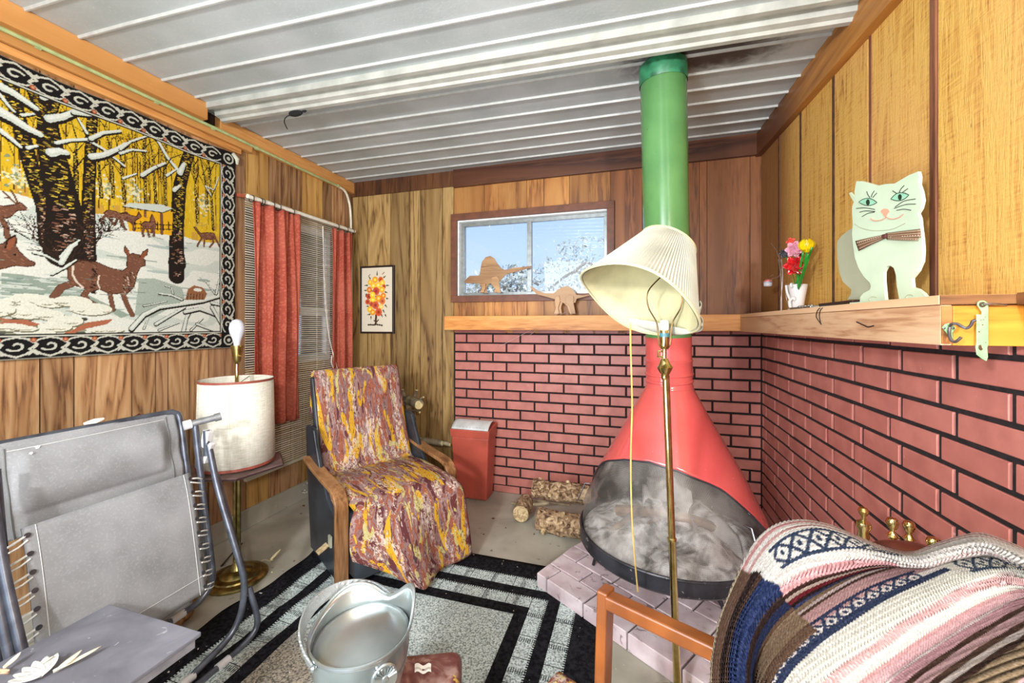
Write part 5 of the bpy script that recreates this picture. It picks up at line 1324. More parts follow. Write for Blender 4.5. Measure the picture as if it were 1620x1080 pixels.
def bl(X, Y):
    out_ = np.zeros(X.shape+(3,))
    for i in range(X.shape[0]):
        for j in range(X.shape[1]):
            out_[i, j] = surf(min(1, X[i, j]), min(1, Y[i, j]/1.6))
    r_ = .0016*np.sin((X*82+Y/1.6*150)*2*pi)
    return out_[..., 0], out_[..., 1], out_[..., 2]+r_
blm2 = paintmat('woven_blanket_wool', .95, 260, .1)
bo = cvb.obj('striped_blanket', bl, blm2); mo = bo.modifiers.new('solid', 'SOLIDIFY'); mo.thickness = .006; mo.offset = -1
tag(bo, 'thick woven blanket with pink, cream, brown and blue stripes heaped over the chair back', 'blanket')

# ================================================================== FIRE TOOLS
t = thing('fire_tool_stand', 'brass fireplace tool stand whose knobs rise behind the striped blanket', 'fire tools', (.62, 1.30, .0715))
MB().lathe([(.085,.073),(.085,.083),(.05,.09),(.015,.10),(.008,.12)], (.62,1.30,0), n=24).build('base', brass, t, True)
def tool(px, py, D, nm, extra=0):
    p = atD(px, py, D); k = .012
    pr = [(.0045,-(p.z-.12)),(.0045,-.095),(.010,-.088),(.007,-.078),(.012,-.066),(.012,-.052),(.007,-.042),(.013,-.034),(.006,-.024),(.006,-.018),(.010,-.012),(.0135,0),(.010,.010),(.0005,.013)]
    if extra: pr = [(.0045,-(p.z-.05)),(.0045,-.09),(.010,-.08),(.008,-.07),(.013,-.055),(.011,-.04),(.017,-.028),(.015,-.018),(.006,-.012),(.005,-.004),(.009,.004),(.012,.012),(.008,.020),(.0005,.023)]
    MB().lathe(pr, p, n=20).build(nm, brass, t, True); return p
p1 = tool(1366, 815, 1.05, 'centre_post', 1); p2 = tool(1412, 826, 1.02, 'poker'); p3 = tool(1438, 831, 1.04, 'shovel_handle'); p4 = tool(1476, 857, 1.00, 'brush_handle')
MB().tube([(p1.x, p1.y, .50), (p4.x, p4.y, .50)], .005, 8).build('hanger', brass, t, True)

# ================================================================== CAT CUTOUT
def cutout(name, PX, plane, nrm, thick, m_, parent, bev=.0015):
    pts = [atP(px, py, plane, nrm) for px, py in PX]
    return MB().prism([tuple(p) for p in pts], Vector(nrm).normalized()*thick).build(name, m_, parent, bev=bev, seg=1)
mint = plain('mint_white_paint', (190,206,180), .5, 0, .05, 9); mintd = plain('grey_green_paint', (168,170,144), .6, 0, .06, 9)
kx = lambda x: 1320+x/4.694; ky = lambda y: 260+y/4.694
cp = atZ(1362, 480, 1.281); cn = Vector((.195, .038, 0)).cross(Vector((0,0,1))) ; cn = Vector((.9816, .191, 0))
OUTL = [(188,1025),(190,985),(215,955),(262,930),(270,905),(262,880),(215,830),(178,770),(150,690),(138,600),(130,520),(135,440),(130,360),(132,310),(150,260),(148,200),(162,125),(200,125),(255,140),(320,158),(380,145),(445,142),(490,115),(550,80),(620,52),(630,90),(626,150),(645,205),(655,270),(640,330),(618,365),(632,400),(640,480),(650,560),(655,640),(650,720),(620,790),(575,845),(580,912),(620,925),(660,955),(682,990),(685,1010)]
LEG = [(480,1012),(474,970),(462,900),(455,820),(440,770),(412,750),(385,760),(366,800),(366,870),(372,930),(376,978),(380,1018)]
catp = [(kx(x), ky(y)) for x, y in OUTL+LEG]
t = thing('cat_cutout', 'pale green painted wooden cat figure with a striped bow, standing on the right shelf', 'cat figure', cp)
pts = [atP(px, py, cp, cn) for px, py in catp]
fz_ = SZ1+.0005
pts = [Vector((p.x, p.y, max(fz_+.006, p.z))) for p in pts]
MB().prism([tuple(p) for p in pts], cn*.008).build('front_panel', mint, t, bev=.0012, seg=1)
# rear board
R_ = [(90,1005),(120,965),(124,930),(60,870),(35,800),(22,700),(18,620),(20,570),(50,530),(100,490),(140,470),(200,470),(330,500),(330,900),(300,1000)]
cp2 = cp+cn*.045
pts = [atP(kx(x), ky(y), cp2, cn) for x, y in R_]; pts = [Vector((p.x, p.y, max(fz_+.006, p.z))) for p in pts]
MB().prism([tuple(p) for p in pts], cn*.008).build('rear_panel', mintd, t, bev=.001, seg=1)
e = atP(kx(110), ky(210), cp2, cn); 
MB().prism([tuple(atP(kx(x), ky(y), cp2, cn)) for x, y in ((108,215),(118,208),(160,260),(165,330),(150,290))], cn*.006).build('rear_ear', mint, t)
yv = Vector((cn.y, -cn.x, 0)); MB().obox(cp+cn*.026+yv*.085+Vector((0,0,fz_+.0035-cp.z)), yv, cn, cz, .125, .030, .003).build('base', mint, t, bev=.001)
# face: raised painted lines
def onc(x, y, o=.0012): return atP(kx(x), ky(y), cp, cn)-cn*o
ink = plain('black_ink', (44,46,36), .6, 0, .05); pinkp = plain('pink_paint', (216,150,124), .6, 0, .05); eyeg = plain('sea_green_paint', (142,196,166), .5, 0, .05); eyed = plain('dark_green_paint', (28,44,26), .4, 0, .05)
def eye(cx_, cy_, w_, h_, rot):
    up = []; lo = []
    for k in range(13):
        x = -w_+2*w_*k/12; h = h_*(1-(x/w_)**2); up.append((x, -h)); lo.append((x, h*.8))
    loop = up+lo[::-1][1:-1]; cr_, sr = cos(rot), sin(rot)
    L = [(cx_+x*cr_-y*sr, cy_+x*sr+y*cr_) for x, y in loop]
    MB().prism([tuple(onc(x, y, .0006)) for x, y in L], cn*.0010).build('eye', eyeg, t)
    MB().tube([onc(x, y) for x, y in L], .0009, 5, closed=True).build('eye_outline', ink, t)
    MB().prism([tuple(onc(cx_+13*cos(2*pi*k/14), cy_+22*sin(2*pi*k/14), .0016)) for k in range(14)], cn*.001).build('pupil', eyed, t)
eye(252, 281, 68, 30, .03); eye(490, 242, 68, 32, -.22)
for L in ([(243,200),(252,225),(266,246)],[(300,196),(285,220),(276,244)],[(318,212),(302,230),(289,246)],[(436,195),(452,206),(468,216)],[(522,156),(498,182),(486,208)],[(548,180),(528,194),(510,206)],
          [(166,326),(235,322),(304,334)],[(190,354),(240,344),(305,350)],[(208,388),(250,364),(300,354)],[(606,256),(520,272),(455,316)],[(606,294),(530,298),(448,326)],[(572,340),(520,332),(466,340)]):
    MB().tube(spline([onc(x, y) for x, y in L], 4), .0009, 5).build('whisker', ink, t)
MB().prism([tuple(onc(380+32*cos(a_)*(1 if sin(a_) < .3 else .6), 352+ (24 if sin(a_) < 0 else 34)*sin(a_), .0014)) for a_ in [2*pi*k/18 for k in range(18)]], cn*.0012).build('nose', pinkp, t)
MB().tube(spline([onc(x, y) for x, y in ((272,400),(296,416),(340,416),(372,404),(388,390),(410,402),(450,404),(490,390),(516,368))], 4), .0013, 6).build('mouth', pinkp, t, True)
MB().tube(spline([onc(x, y, .0003) for x, y in ((150,440),(200,470),(280,490),(360,490),(440,478),(530,436))], 5), .0010, 5).build('chin_line', mintd, t, True)
for cx_, cy_ in ((290,1000),(562,985)): MB().tube([onc(cx_+28*cos(a_), cy_+18*sin(a_), .0004) for a_ in [pi*.3+1.5*pi*k/10 for k in range(11)]], .0010, 5).build('paw_line', mintd, t, True)
rib = Mat('striped_ribbon', .7, 0, .2); u_, v_, _ = rib.xyz('UV'); st = (v_*6).fr(); b = rib.mix(st.gt(.5), (86,50,46), (132,104,74)); b = rib.mix(((v_*3).fr()-.5).ab().lt(.06), b, (206,190,160)); b = rib.mix(((u_*14).fr().lt(.3)*(v_-.75).ab().lt(.05)), b, (214,190,180)); rib.color(b)
def ribbon(L, wA, wB, nm):
    P = [Vector((x, y, 0)) for x, y in L]
    def f(u, v2):
        p = P[0].lerp(P[1], u); w_ = wA+(wB-wA)*u; d = (P[1]-P[0]).normalized(); n_ = Vector((-d.y, d.x, 0)); q_ = p+n_*w_*(v2-.5); return onc(q_.x, q_.y, .004+.003*sin(u*3))
    MB().grid(f, 12, 4).build(nm, rib.m, bow, 'all', solid=.001)
bow = thing('bow', 'brown striped ribbon bow on the green cat figure', 'bow', onc(390, 530))
ribbon([(395,532),(180,605)], 26, 78, 'tail'); ribbon([(395,530),(655,510)], 40, 62, 'tail'); ribbon([(400,545),(635,548)], 24, 36, 'loop')
MB().obox(onc(395, 532, .008), yv, cz, cn, .0065, .0055, .003).build('knot', rib.m, bow, bev=.002)

# ================================================================== DINOSAUR CUTOUTS
dw = wood('plywood_toy', (206,166,120), (188,146,100), (140,98,60), axis='X', ring=2, knots=False)
dq = lambda x, y: (700+x/3.857, 300+y/3.857)
def dino(label, Yp, body_, legs, floor_z, sail=None):
    t = thing('dinosaur_cutout', label, 'toy dinosaur', atY(*dq(*body_[0]), Yp), 'plywood dinosaur figures by the high window')
    fz = lambda p: Vector((p.x, p.y, max(p.z, floor_z)))
    MB().prism([tuple(fz(atY(*dq(x, y), Yp))) for x, y in body_], (0,.008,0)).build('body', dw, t, bev=.001, seg=1)
    for k, L in enumerate(legs):
        off = -.0095 if k % 2 == 0 else .0085
        MB().prism([tuple(fz(atY(*dq(x, y), Yp+off))) for x, y in L], (0,.009,0)).build('leg', dw, t, bev=.001, seg=1)
    return t
SILL = BY-.009
b1 = [(130,560),(165,525),(225,522),(232,480),(240,440),(262,412),(290,403),(315,418),(335,450),(355,475),(380,490),(440,475),(545,465),(540,475),(450,500),(390,515),(360,545),(345,565),(300,572),(240,575),(190,570),(150,572)]
lA = [(228,570),(262,572),(262,600),(250,628),(228,628),(240,600)]; lB = [(300,535),(330,528),(348,545),(345,575),(355,628),(335,628),(318,600),(298,575)]
lC = [(262,568),(285,570),(268,600),(270,630),(255,630)]; lD = [(318,560),(345,570),(348,600),(330,625),(312,625),(325,600)]
dz1 = W1['z0']+fw+.0
T1 = dino('plywood dinosaur with a tall back sail, standing on the window sill', BY-.026, b1, [lA, lC, lB, lD], dz1+.001)
b2_ = [(535,590),(548,590),(575,612),(625,632),(680,630),(700,612),(735,592),(760,588),(785,598),(805,620),(818,640),(860,645),(920,635),(860,655),(820,665),(810,690),(745,695),(690,670),(640,655),(580,640),(548,612)]
lA = [(690,650),(712,645),(718,680),(705,720),(712,757),(680,757),(692,720),(685,680)]; lB = [(750,660),(775,640),(800,650),(800,690),(812,757),(790,757),(775,710),(752,690)]
T2 = dino('long-necked plywood dinosaur standing on the back mantel shelf below the window', SY+.060, b2_, [lA, [(x+18, y) for x, y in lA], lB, [(x-14, y) for x, y in lB]], SZ1+.001)

# ================================================================== VASE, FLOWERS, CANDLE HOLDER on the right shelf
vz = SZ1+.0008; V0 = atZ(1262, 489, 1.279); V0 = Vector((.668, 2.02, vz))
por = plain('white_glazed_porcelain', (232,228,226), .18, 0, .04, 12)
t = thing('white_vase', 'white porcelain vase with curled foot, holding glass flowers on the right shelf', 'vase', V0)
MB().obox(V0+Vector((0,0,.005)), (0,1,0), (1,0,0), cz, .040, .026, .005).build('base', por, t, bev=.003)
MB().lathe([(.018,.010),(.022,.020),(.026,.05),(.032,.085),(.036,.110),(.033,.112),(.024,.08),(.0005,.04)], V0, n=24, cap=False).build('cup', por, t, 'all')
MB().tube(spline([V0+Vector((-.01,.025,.010)), V0+Vector((-.02,.02,.04)), V0+Vector((-.03,.03,.08)), V0+Vector((-.033,.034,.112))], 5), .005, 8).build('rib', por, t, True)
MB().tube(spline([V0+Vector((-.03,-.005,.015)), V0+Vector((-.036,-.018,.040)), V0+Vector((-.028,-.034,.052)), V0+Vector((-.022,-.036,.045))], 5), .006, 8).build('curl', por, t, True)
MB().tube(spline([V0+Vector((-.02,-.01,.112)), V0+Vector((-.034,-.028,.112)), V0+Vector((-.036,-.038,.098))], 5), .005, 8).build('lip_curl', por, t, True)
gpt = plain('green_glass', (24,140,44), .15, 0, .3, 20, coat=.5); yl = plain('yellow_petal', (246,212,14), .3, 0, .12, 30); rd = plain('red_glass_petal', (176,20,26), .15, 0, .3, 40, coat=.5); pk = plain('pink_glass_petal', (222,150,170), .25, 0, .2, 40); cg = plain('coral_petal', (222,84,66), .4); dg = plain('smoke_glass', (84,84,92), .2, 0, .3)
def fpt(px, py, D=V0.x): return atX(px, py, D)
def flower(nm, label, c, R, mats, n=6, layers=2, stem=None):
    t = thing(nm, label, 'flower', c)
    dd = (O-Vector(c)).normalized(); e1 = dd.cross(cz).normalized(); e2 = e1.cross(dd)
    for l_ in range(layers):
        for k in range(n):
            a = 2*pi*k/n+l_*.5; ax_ = (e1*cos(a)+e2*sin(a)); w_ = R*.42*(1-.25*l_); LL = R*(1-.35*l_)
            sd2 = dd.cross(ax_)
            def f(u, v2): return Vector(c)+ax_*LL*v2+sd2*(u-.5)*2*w_*sin(pi*min(.95, v2*.8+.15))+dd*(R*.35*v2*v2*(1 if l_ else .5)+.004*l_+.003*sin(u*6))
            MB().grid(f, 4, 5).build('petal', mats[(k+l_) % len(mats)], t, 'all', solid=.0012)
    MB().ball(c, R*.16, 8).build('centre', mats[-1], t, True)
    if stem: MB().tube(spline([Vector(c)-dd*.004, (Vector(c)+Vector(stem))/2+Vector((.006,0,0)), stem], 4), .0018, 5).build('stem', gpt, t)
    return t
mouth = V0+Vector((0,0,.085))
flower('red_flower', 'dark red glass flower, lowest bloom in the white vase', fpt(1257, 420, V0.x-.03), .042, [rd, rd], 6, 2, mouth+Vector((-.008,.0,0)))
flower('pink_flower', 'pale pink glass flower above the red one in the white vase', fpt(1257, 394, V0.x-.01), .036, [pk, pk], 7, 2, mouth)
flower('coral_flower', 'small coral flower at the back left of the vase bouquet', fpt(1251, 382, V0.x+.01), .020, [cg, cg], 5, 2, mouth+Vector((.006,0,0)))
flower('smoky_flower', 'small dark smoky glass flower at the left of the bouquet', fpt(1241, 401, V0.x-.02), .022, [dg, dg], 6, 2, mouth+Vector((-.004,.006,0)))
t = thing('yellow_tulip', 'yellow tulip with broad green leaves, tallest flower in the white vase', 'flower', mouth)
tcn = fpt(1276, 391, V0.x+.0)
MB().lathe([(.004,-.022),(.014,-.016),(.022,.0),(.023,.014),(.019,.026),(.014,.024),(.0005,.01)], tcn, (0,-.15,1), n=14).build('bloom', yl, t, True)
for k in range(5):
    a = 2*pi*k/5; ax_ = Vector((cos(a), sin(a), 0))
    def f(u, v2): return tcn+ax_*(.012+.013*sin(pi*v2))+ax_.cross(cz)*(u-.5)*.030*sin(pi*min(.97,v2*.85+.12))+cz*(-.016+.050*v2)
    MB().grid(f, 4, 6).build('petal', yl, t, 'all', solid=.0015)
MB().tube([tcn-cz*.02, mouth+Vector((0,-.008,0))], .003, 6).build('stem', gpt, t)
for dx_, top in ((.012, (1272, 398)), (-.012, (1286, 391)), (-.004, (1280, 402))):
    a_ = mouth+Vector((-.006,dx_,-.005)); b3 = fpt(top[0], top[1], V0.x-.016)
    def f(u, v2):
        p = a_.lerp(b3, v2); return p+Vector((0,1,0))*(u-.5)*.026*(sin(pi*min(.97, v2*.55+.45))**.8)+Vector((-.006*sin(pi*u),0,0))
    MB().grid(f, 4, 8).build('leaf', gpt, t, 'all', solid=.001)
# candle holder
wm = plain('silver_wire', (186,178,176), .3, .8, .1); cgl = plain('clear_pale_glass', (206,206,212), .15, 0, .05); wxp = plain('pink_wax', (206,110,110), .5, 0, .2, 40)
CX = .635; cb_ = Vector((CX, 2.115, vz))
t = thing('wire_candle_holder', 'branching silver wire candle holder at the far end of the right shelf', 'candle holder', cb_)
top = atX(1236, 420, CX)
for dy in (-.004, .004): MB().tube(spline([cb_+Vector((0,dy,.002)), cb_+Vector((0,dy,.05)), atX(1237+dy*300, 440, CX), atX(1234+dy*600, 410, CX)], 5), .0018, 6).build('stem_wire', wm, t)
MB().tube(spline([atX(1235, 415, CX), atX(1230, 400, CX), atX(1227, 394, CX), atX(1219, 384, CX)], 5), .0018, 6).build('branch_wire', wm, t)
MB().tube(spline([atX(1236, 425, CX), atX(1233, 436, CX), atX(1226, 440, CX)], 5), .0018, 6).build('branch_wire', wm, t)
MB().tube(spline([atX(1243, 448, CX+.01), atX(1244, 470, CX+.005), cb_+Vector((.02,-.03,.003))], 5), .0012, 6).build('branch_wire', wm, t)
MB().lathe([(.026,0),(.026,.002),(.012,.002)], cb_-Vector((0,0,.0003)), n=20).build('foot', wm, t)
MB().tube([atX(1222, 435, CX)+Vector((0,0,0)), atX(1217, 438, CX)], .0015, 6).build('branch_wire', wm, t)
q = atX(1215, 453, CX)
tl = thing('tealight_cup', 'small clear glass cup with pink wax hanging from the wire candle holder', 'candle', q)
MB().lathe([(.0005,0),(.018,.001),(.020,.020),(.018,.020),(.016,.004)], q, n=20, cap=False).build('glass', cgl, tl, 'all')
MB().lathe([(.0005,.019),(.017,.019),(.020,.026),(.012,.034),(.0005,.036)], q, n=18, cap=False).build('wax', wxp, tl, 'all')
MB().lathe([(.019,.020),(.026,.021),(.026,.0225),(.019,.0225)], q, n=20, cap=False).build('rim', wm, tl)
for k in range(2): MB().tube([q+Vector((0,(-1)**k*.018,.022)), atX(1224+2*k, 439, CX)], .0010, 5).build('hanger', wm, tl)
# black clip/tray on the shelf
bk = plain('black_plastic', (26,20,20), .35, 0, .3, 20); 
t = thing('black_tray', 'flat black and silver gadget lying on the right shelf between the vase and the cat', 'tray', (.66, 1.72, vz))
MB().box((.630, 1.475, vz), (.700, 1.80, vz+.010)).build('plate', bk, t, bev=.002)
MB().box((.640, 1.50, vz+.0101), (.690, 1.74, vz+.016)).build('upper_plate', plain('dark_brown_plastic', (66,36,34), .4), t, bev=.002)
MB().box((.600, 1.70, vz), (.629, 1.90, vz+.008)).build('clip', plain('pewter', (128,128,120), .35, .7, .3, 40), t, bev=.002)
for k in range(5): MB().ball((.612, 1.72+.028*k, vz+.009), .007, 8, (1,1.3,.6)).build('link', plain('pewter', (128,128,120)), t, True)
wire = plain('black_wire', (40,26,24), .5)
for k, (a_, b3, c_) in enumerate((((1297,487),(1291,500),(1299,513)), ((1301,487),(1296,498),(1298,512)))):
    pts = [atX(a_[0], a_[1], SX-.003), atX(b3[0], b3[1], SX-.004), atX(c_[0], c_[1], SX-.003)]
    tag(MB().tube(spline([pts[0]+Vector((.03,0,.004))]+pts, 5), .0014, 5).build('loose_wire', wire, smooth=True), ('longer' if k == 0 else 'shorter')+' of two thin dark wires dangling over the front of the right shelf', 'wire', 'dangling wires')
tag(MB().tube(spline([atX(1355, 509, SX-.002), atX(1366, 514, SX-.003), atX(1373, 517, SX-.003), atX(1382, 515, SX-.002)], 4), .0016, 5).build('bent_nail', wire, smooth=True), 'bent dark nail in the front face of the right shelf', 'nail')

# ================================================================== HOOK AND LATCH on the shelf end
gmt = plain('chipped_green_metal', (150,196,142), .4, .2, .12, 30); steel_ = plain('worn_steel_rod', (150,142,146), .25, .9, .15)
rustm = plain('rust', (96,60,34), .8, 0, .3, 60)
EP = SE-.003; hk = lambda x, y, Y=EP: atY(1470+x/9, 460+y/9, Y)
t = thing('coat_hook', 'bent double coat hook with a small green plate on the shelf end', 'hook', hk(300, 560))
pl = [(170,520),(215,475),(270,455),(340,495),(370,530),(345,565),(320,600),(330,690),(290,680),(240,600)]
MB().prism([tuple(hk(x, y)) for x, y in pl], (0,-.003,0)).build('plate', gmt, t, bev=.0008, seg=1)
MB().tube(spline([hk(290,500,EP-.005), hk(330,468,EP-.012), hk(400,470,EP-.018), hk(470,510,EP-.024), hk(535,530,EP-.028), hk(590,490,EP-.032), hk(620,430,EP-.035), hk(665,415,EP-.036)], 6), .0028, 8).build('upper_prong', steel_, t, True)
MB().tube(spline([hk(290,520,EP-.005), hk(285,600,EP-.008), hk(300,680,EP-.014), hk(360,725,EP-.020), hk(410,700,EP-.026), hk(455,658,EP-.030)], 6), .0028, 8).build('lower_prong', steel_, t, True)
for x, y in ((215,530),(345,530)): MB().ball(hk(x, y, EP-.004), .0024, 8, (1,.5,1)).build('screw', sl, t, True)
t = thing('green_latch', 'chipped pale green metal latch strap hanging over the edge of the shelf end', 'latch', hk(740, 500))
pl = [(662,330),(735,340),(738,300),(700,245),(672,200),(680,160),(715,138),(770,138),(815,165),(828,200),(830,760),(815,810),(825,940),(805,1000),(740,965),(665,905),(650,800),(662,740)]
MB().prism([tuple(hk(x, y, EP-.004)) for x, y in pl], (0,-.003,0)).build('strap', gmt, t, bev=.0008, seg=1)
MB().tube([hk(760+30*cos(2*pi*k/16), 195+28*sin(2*pi*k/16), EP-.009) for k in range(16)], .0016, 6, closed=True).build('eye', rustm, t, True)
MB().tube(spline([hk(770,190,EP-.009), hk(880,185,EP-.012), hk(980,190,EP-.010), hk(1100,203,EP-.002)], 5), .0022, 8).build('pin', steel_, t, True)
for x, y, r in ((738,415,.001),(775,410,.001),(762,483,.0013),(712,582,.0014),(800,370,.0008),(805,732,.0008)): MB().ball(hk(x, y, EP-.0072), r, 6, (1,.4,1)).build('nail_hole', rustm, t)
MB().prism([tuple(hk(x, y, EP-.0071)) for x, y in ((705,775),(735,765),(745,800),(760,830),(740,850),(715,840),(700,815))], (0,-.0006,0)).build('rust_patch', rustm, t)

# ================================================================== SMALL LOOSE THINGS
bk2 = plain('black_rag', (14,12,13), .9, 0, .2)
p = atY(445, 168, 1.60); zt0 = zceil(p.x, 1.6)-.056
t = thing('black_toy_mouse', 'black rag scrap with a dangling tail caught on the metal ceiling beam', 'rag', (p.x, 1.625, zt0))
t.name = 'black_rag'
MB().ball((p.x+.03, 1.66, zt0-.004), .022, 12, (2.0,.8,.75)).build('body', bk2, t, True)
MB().ball((p.x+.085, 1.66, zt0-.0), .009, 10, (1.6,.8,1)).build('knot', bk2, t, True)
MB().tube(spline([(p.x+.0,1.662,zt0-.006), (p.x-.035,1.664,zt0-.012), (p.x-.048,1.664,zt0-.03), (p.x-.040,1.664,zt0-.055), (p.x-.028,1.664,zt0-.075)], 5), .0025, 6).build('tail', bk2, t, True)
# floor debris
rr = random.Random(11)
leafd = plain('dry_leaf', (206,196,150), .8, 0, .2); 
spots = [(408,898),(500,775),(520,808),(555,895),(780,820),(800,835),(845,845),(765,845),(430,905),(480,800),(505,812)]
for k, (px, py) in enumerate(spots):
    c_ = atZ(px, py, .002); r = rr.uniform(.004, .010); a = rr.uniform(0, 6)
    pts = [tuple(c_+Vector((cos(2*pi*i/5+a)*r*rr.uniform(.5,1.3), sin(2*pi*i/5+a)*r*rr.uniform(.5,1.3), 0))) for i in range(5)]
    m_ = rustm if k not in (0, 8) else leafd
    tag(MB().prism(pts, (0,0,.003)).build('floor_crumb', m_), 'small dark or pale crumb of bark lying on the bare concrete floor', 'debris', 'crumbs on the concrete floor')
c_ = atZ(428, 888, .003)
t = thing('dry_leaf', 'curled dry leaf with a thin looping stem on the floor beside the lamp foot', 'leaf', c_)
petal(c_, (.3,.9,0), .05, .010, leafd, .03, .02, t); petal(c_, (.7,-.3,0), .035, .007, leafd, .01, .02, t)
MB().tube(spline([c_, c_+Vector((-.03,-.01,.01)), c_+Vector((-.04,-.04,.003)), c_+Vector((-.02,-.05,.003))], 5), .001, 4).build('stem', leafd, t)
pf = plain('popcorn_white', (230,226,214), .8)
for i in range(9):
    a = rr.uniform(0, 6); c_ = atZ(460+rr.uniform(-8,8), 784+rr.uniform(-5,5), .006); 
    tag(MB().ball((LX+.016, c_.y+rr.uniform(-.02,.02), .07+rr.uniform(-.03,.035)), rr.uniform(.003,.0055), 6).build('foam_bead', pf), 'tiny white bead stuck to the grey baseboard beside the armchair', 'bead', 'white beads on the baseboard')
cabm = plain('dark_cable', (44,40,40), .6)
tag(MB().tube(spline([atX(490, 797, LX+.018), atX(440, 826, LX+.020), atX(400, 850, LX+.022), atZ(380, 862, .006), atZ(350, 895, .006)], 6), .004, 6).build('floor_cable', cabm, smooth=True), 'thin dark cable along the foot of the left baseboard behind the lamp', 'cable')
# cobweb strands
web = plain('cobweb_strand', (200,196,190), .6)
for A_, B_ in ((((896,493)), ((790,548))), (((885,493)), ((838,530)))):
    a_ = atY(A_[0], A_[1], SY-.004); b3 = atY(B_[0], B_[1], BY-.03)
    tag(MB().tube([a_, b3], .0009, 4).build('cobweb', web), 'fine pale cobweb strand slanting from the back shelf to the brick wall', 'cobweb', 'cobweb strands below the back shelf')
# ================================================================== TAPESTRY (woven picture painted on a hanging cloth)
TX = -2.212; TY0, TY1, TZ0, TZ1 = -.15, 1.772, 1.088, 2.205
tv = Canvas(TY1-TY0, TZ1-TZ0, .0027, (196,204,196))
def tq(px, py): p = atX(px, py, TX); return (p.y-TY0, p.z-TZ0)
ra = lambda x, y: tq(x/4.32, 80+y/4.32)          # enlarged views of the four quarters
rb = lambda x, y: tq(190+x/4.32, 150+y/4.32)
rc_ = lambda x, y: tq(x/4.154, 320+y/4.154)
rd_ = lambda x, y: tq(190+x/4.154, 320+y/4.154)
YEL = (222,184,40); YE2 = (236,204,72); YE3 = (186,146,34); BRN = (118,78,58); BR2 = (156,108,82); BLK_ = (34,26,20); WH = (228,230,218); WH2 = (206,214,202); GRN = (150,166,150); DG = (92,104,92)
rt = random.Random(21); W0 = tv.w; hz = tq(200, 335)[1]
# ground
tv.a[:] = WH
zz = tv.Y; YY = tv.X
nA = np.sin(YY*9+np.sin(zz*31)*.8)+np.sin(YY*23+zz*40)*.5
tv.a[(np.sin(zz*48+nA*1.4) > .72)] = WH2
skyline = .60+.018*np.sin(YY*14)+.02*np.sin(YY*5+1)+ (1.3-YY)*.02
skyline = skyline+(YY < .95)*(.95-YY)*.10
tv.a[zz > skyline] = YEL
for k in range(2600):
    x = rt.uniform(0, W0); y = rt.uniform(.62, 1.10); c = rt.choice([YE2, YE2, YE3, (214,162,30)])
    tv.line([(x, y), (x+rt.uniform(-.004,.004), y+rt.uniform(.008,.03))], .003, c)
m_ = (zz > skyline) & (zz < skyline+.04) & (np.sin(YY*60)+np.sin(YY*131) > 0); tv.a[m_] = (206,160,60)
# blue green water bands
for k in range(46):
    x = rt.uniform(0, W0); y = rt.uniform(.16, .56); L = rt.uniform(.03, .22); tv.disc(x, y, L/2, rt.choice([(168,184,178), (180,194,186), (158,172,160)]), rt.uniform(.002, .008))
tv.poly([rc_(0,460), rc_(180,480), rc_(420,520), rc_(560,600), rd_(60,740), rd_(0,760), rc_(600,640), rc_(420,620), rc_(200,600), rc_(0,600)], GRN)
tv.poly([rd_(120,500), rd_(220,500), rd_(400,560), rd_(420,640), rd_(200,760), rd_(90,740)], (168,180,166))
for k in range(60):
    x, y = rc_(rt.uniform(0,560), rt.uniform(470,610)); tv.disc(x, y, rt.uniform(.01,.035), rt.choice([GRN,(176,188,178),WH2,(130,148,138)]), .003)
# distant thin trees
def tree(P, w0, w1, col=BLK_, lit=True, snow=False):
    tv.line(P, w0, col, w1)
    if lit:
        for (x0, y0), (x1, y1) in zip(P, P[1:]):
            L = hypot(x1-x0, y1-y0); n = int(L/.0032)
            for k in range(n):
                t_ = k/max(1, n); x = x0+(x1-x0)*t_; y = y0+(y1-y0)*t_; w_ = (w0+w1)/2
                c = rt.choice([YE3, (150,136,50), YE2, (120,92,40)]) if y > .60+rt.gauss(0,.03) else rt.choice([BR2, BRN, (200,170,150)])
                o_ = w_*rt.uniform(-.40,.26); tv.line([(x+o_, y+rt.uniform(-.002,.002)), (x+o_+w_*rt.uniform(.08,.20), y+rt.uniform(-.002,.003))], .0036, c)
def twig(x, y, a, L, w_, d, col=BLK_):
    if d == 0 or L < .008: return
    x2 = x+cos(a)*L; y2 = y+sin(a)*L; tv.line([(x, y), (x2, y2)], w_, col, w_*.6)
    for s_ in (-1, 1): twig(x2, y2, a+s_*rt.uniform(.25,.6), L*rt.uniform(.6,.8), max(.0024, w_*.65), d-1, col)
for k in range(52):
    x = rt.uniform(0, W0); 
    y = .63+rt.uniform(-.01,.05); h = rt.uniform(.18,.42); tv.line([(x, y), (x+rt.uniform(-.01,.01), y+h)], .0036, (96,66,24)); twig(x, y+h*.6, pi/2+.3, .05, .0028, 3, (84,56,22)); twig(x, y+h, pi/2, .06, .003, 3, (84,56,22))
# snowy firs
for px, py in ((87, 285), (28, 280), (170, 300), (214, 306), (322, 322)):
    cx_, cy_ = tq(px, py)
    for k in range(90): tv.disc(cx_+rt.gauss(0,.022), cy_+rt.gauss(0,.026), rt.uniform(.003,.006), rt.choice([(232,228,200),(206,206,170),(236,220,140),(140,150,110)]))
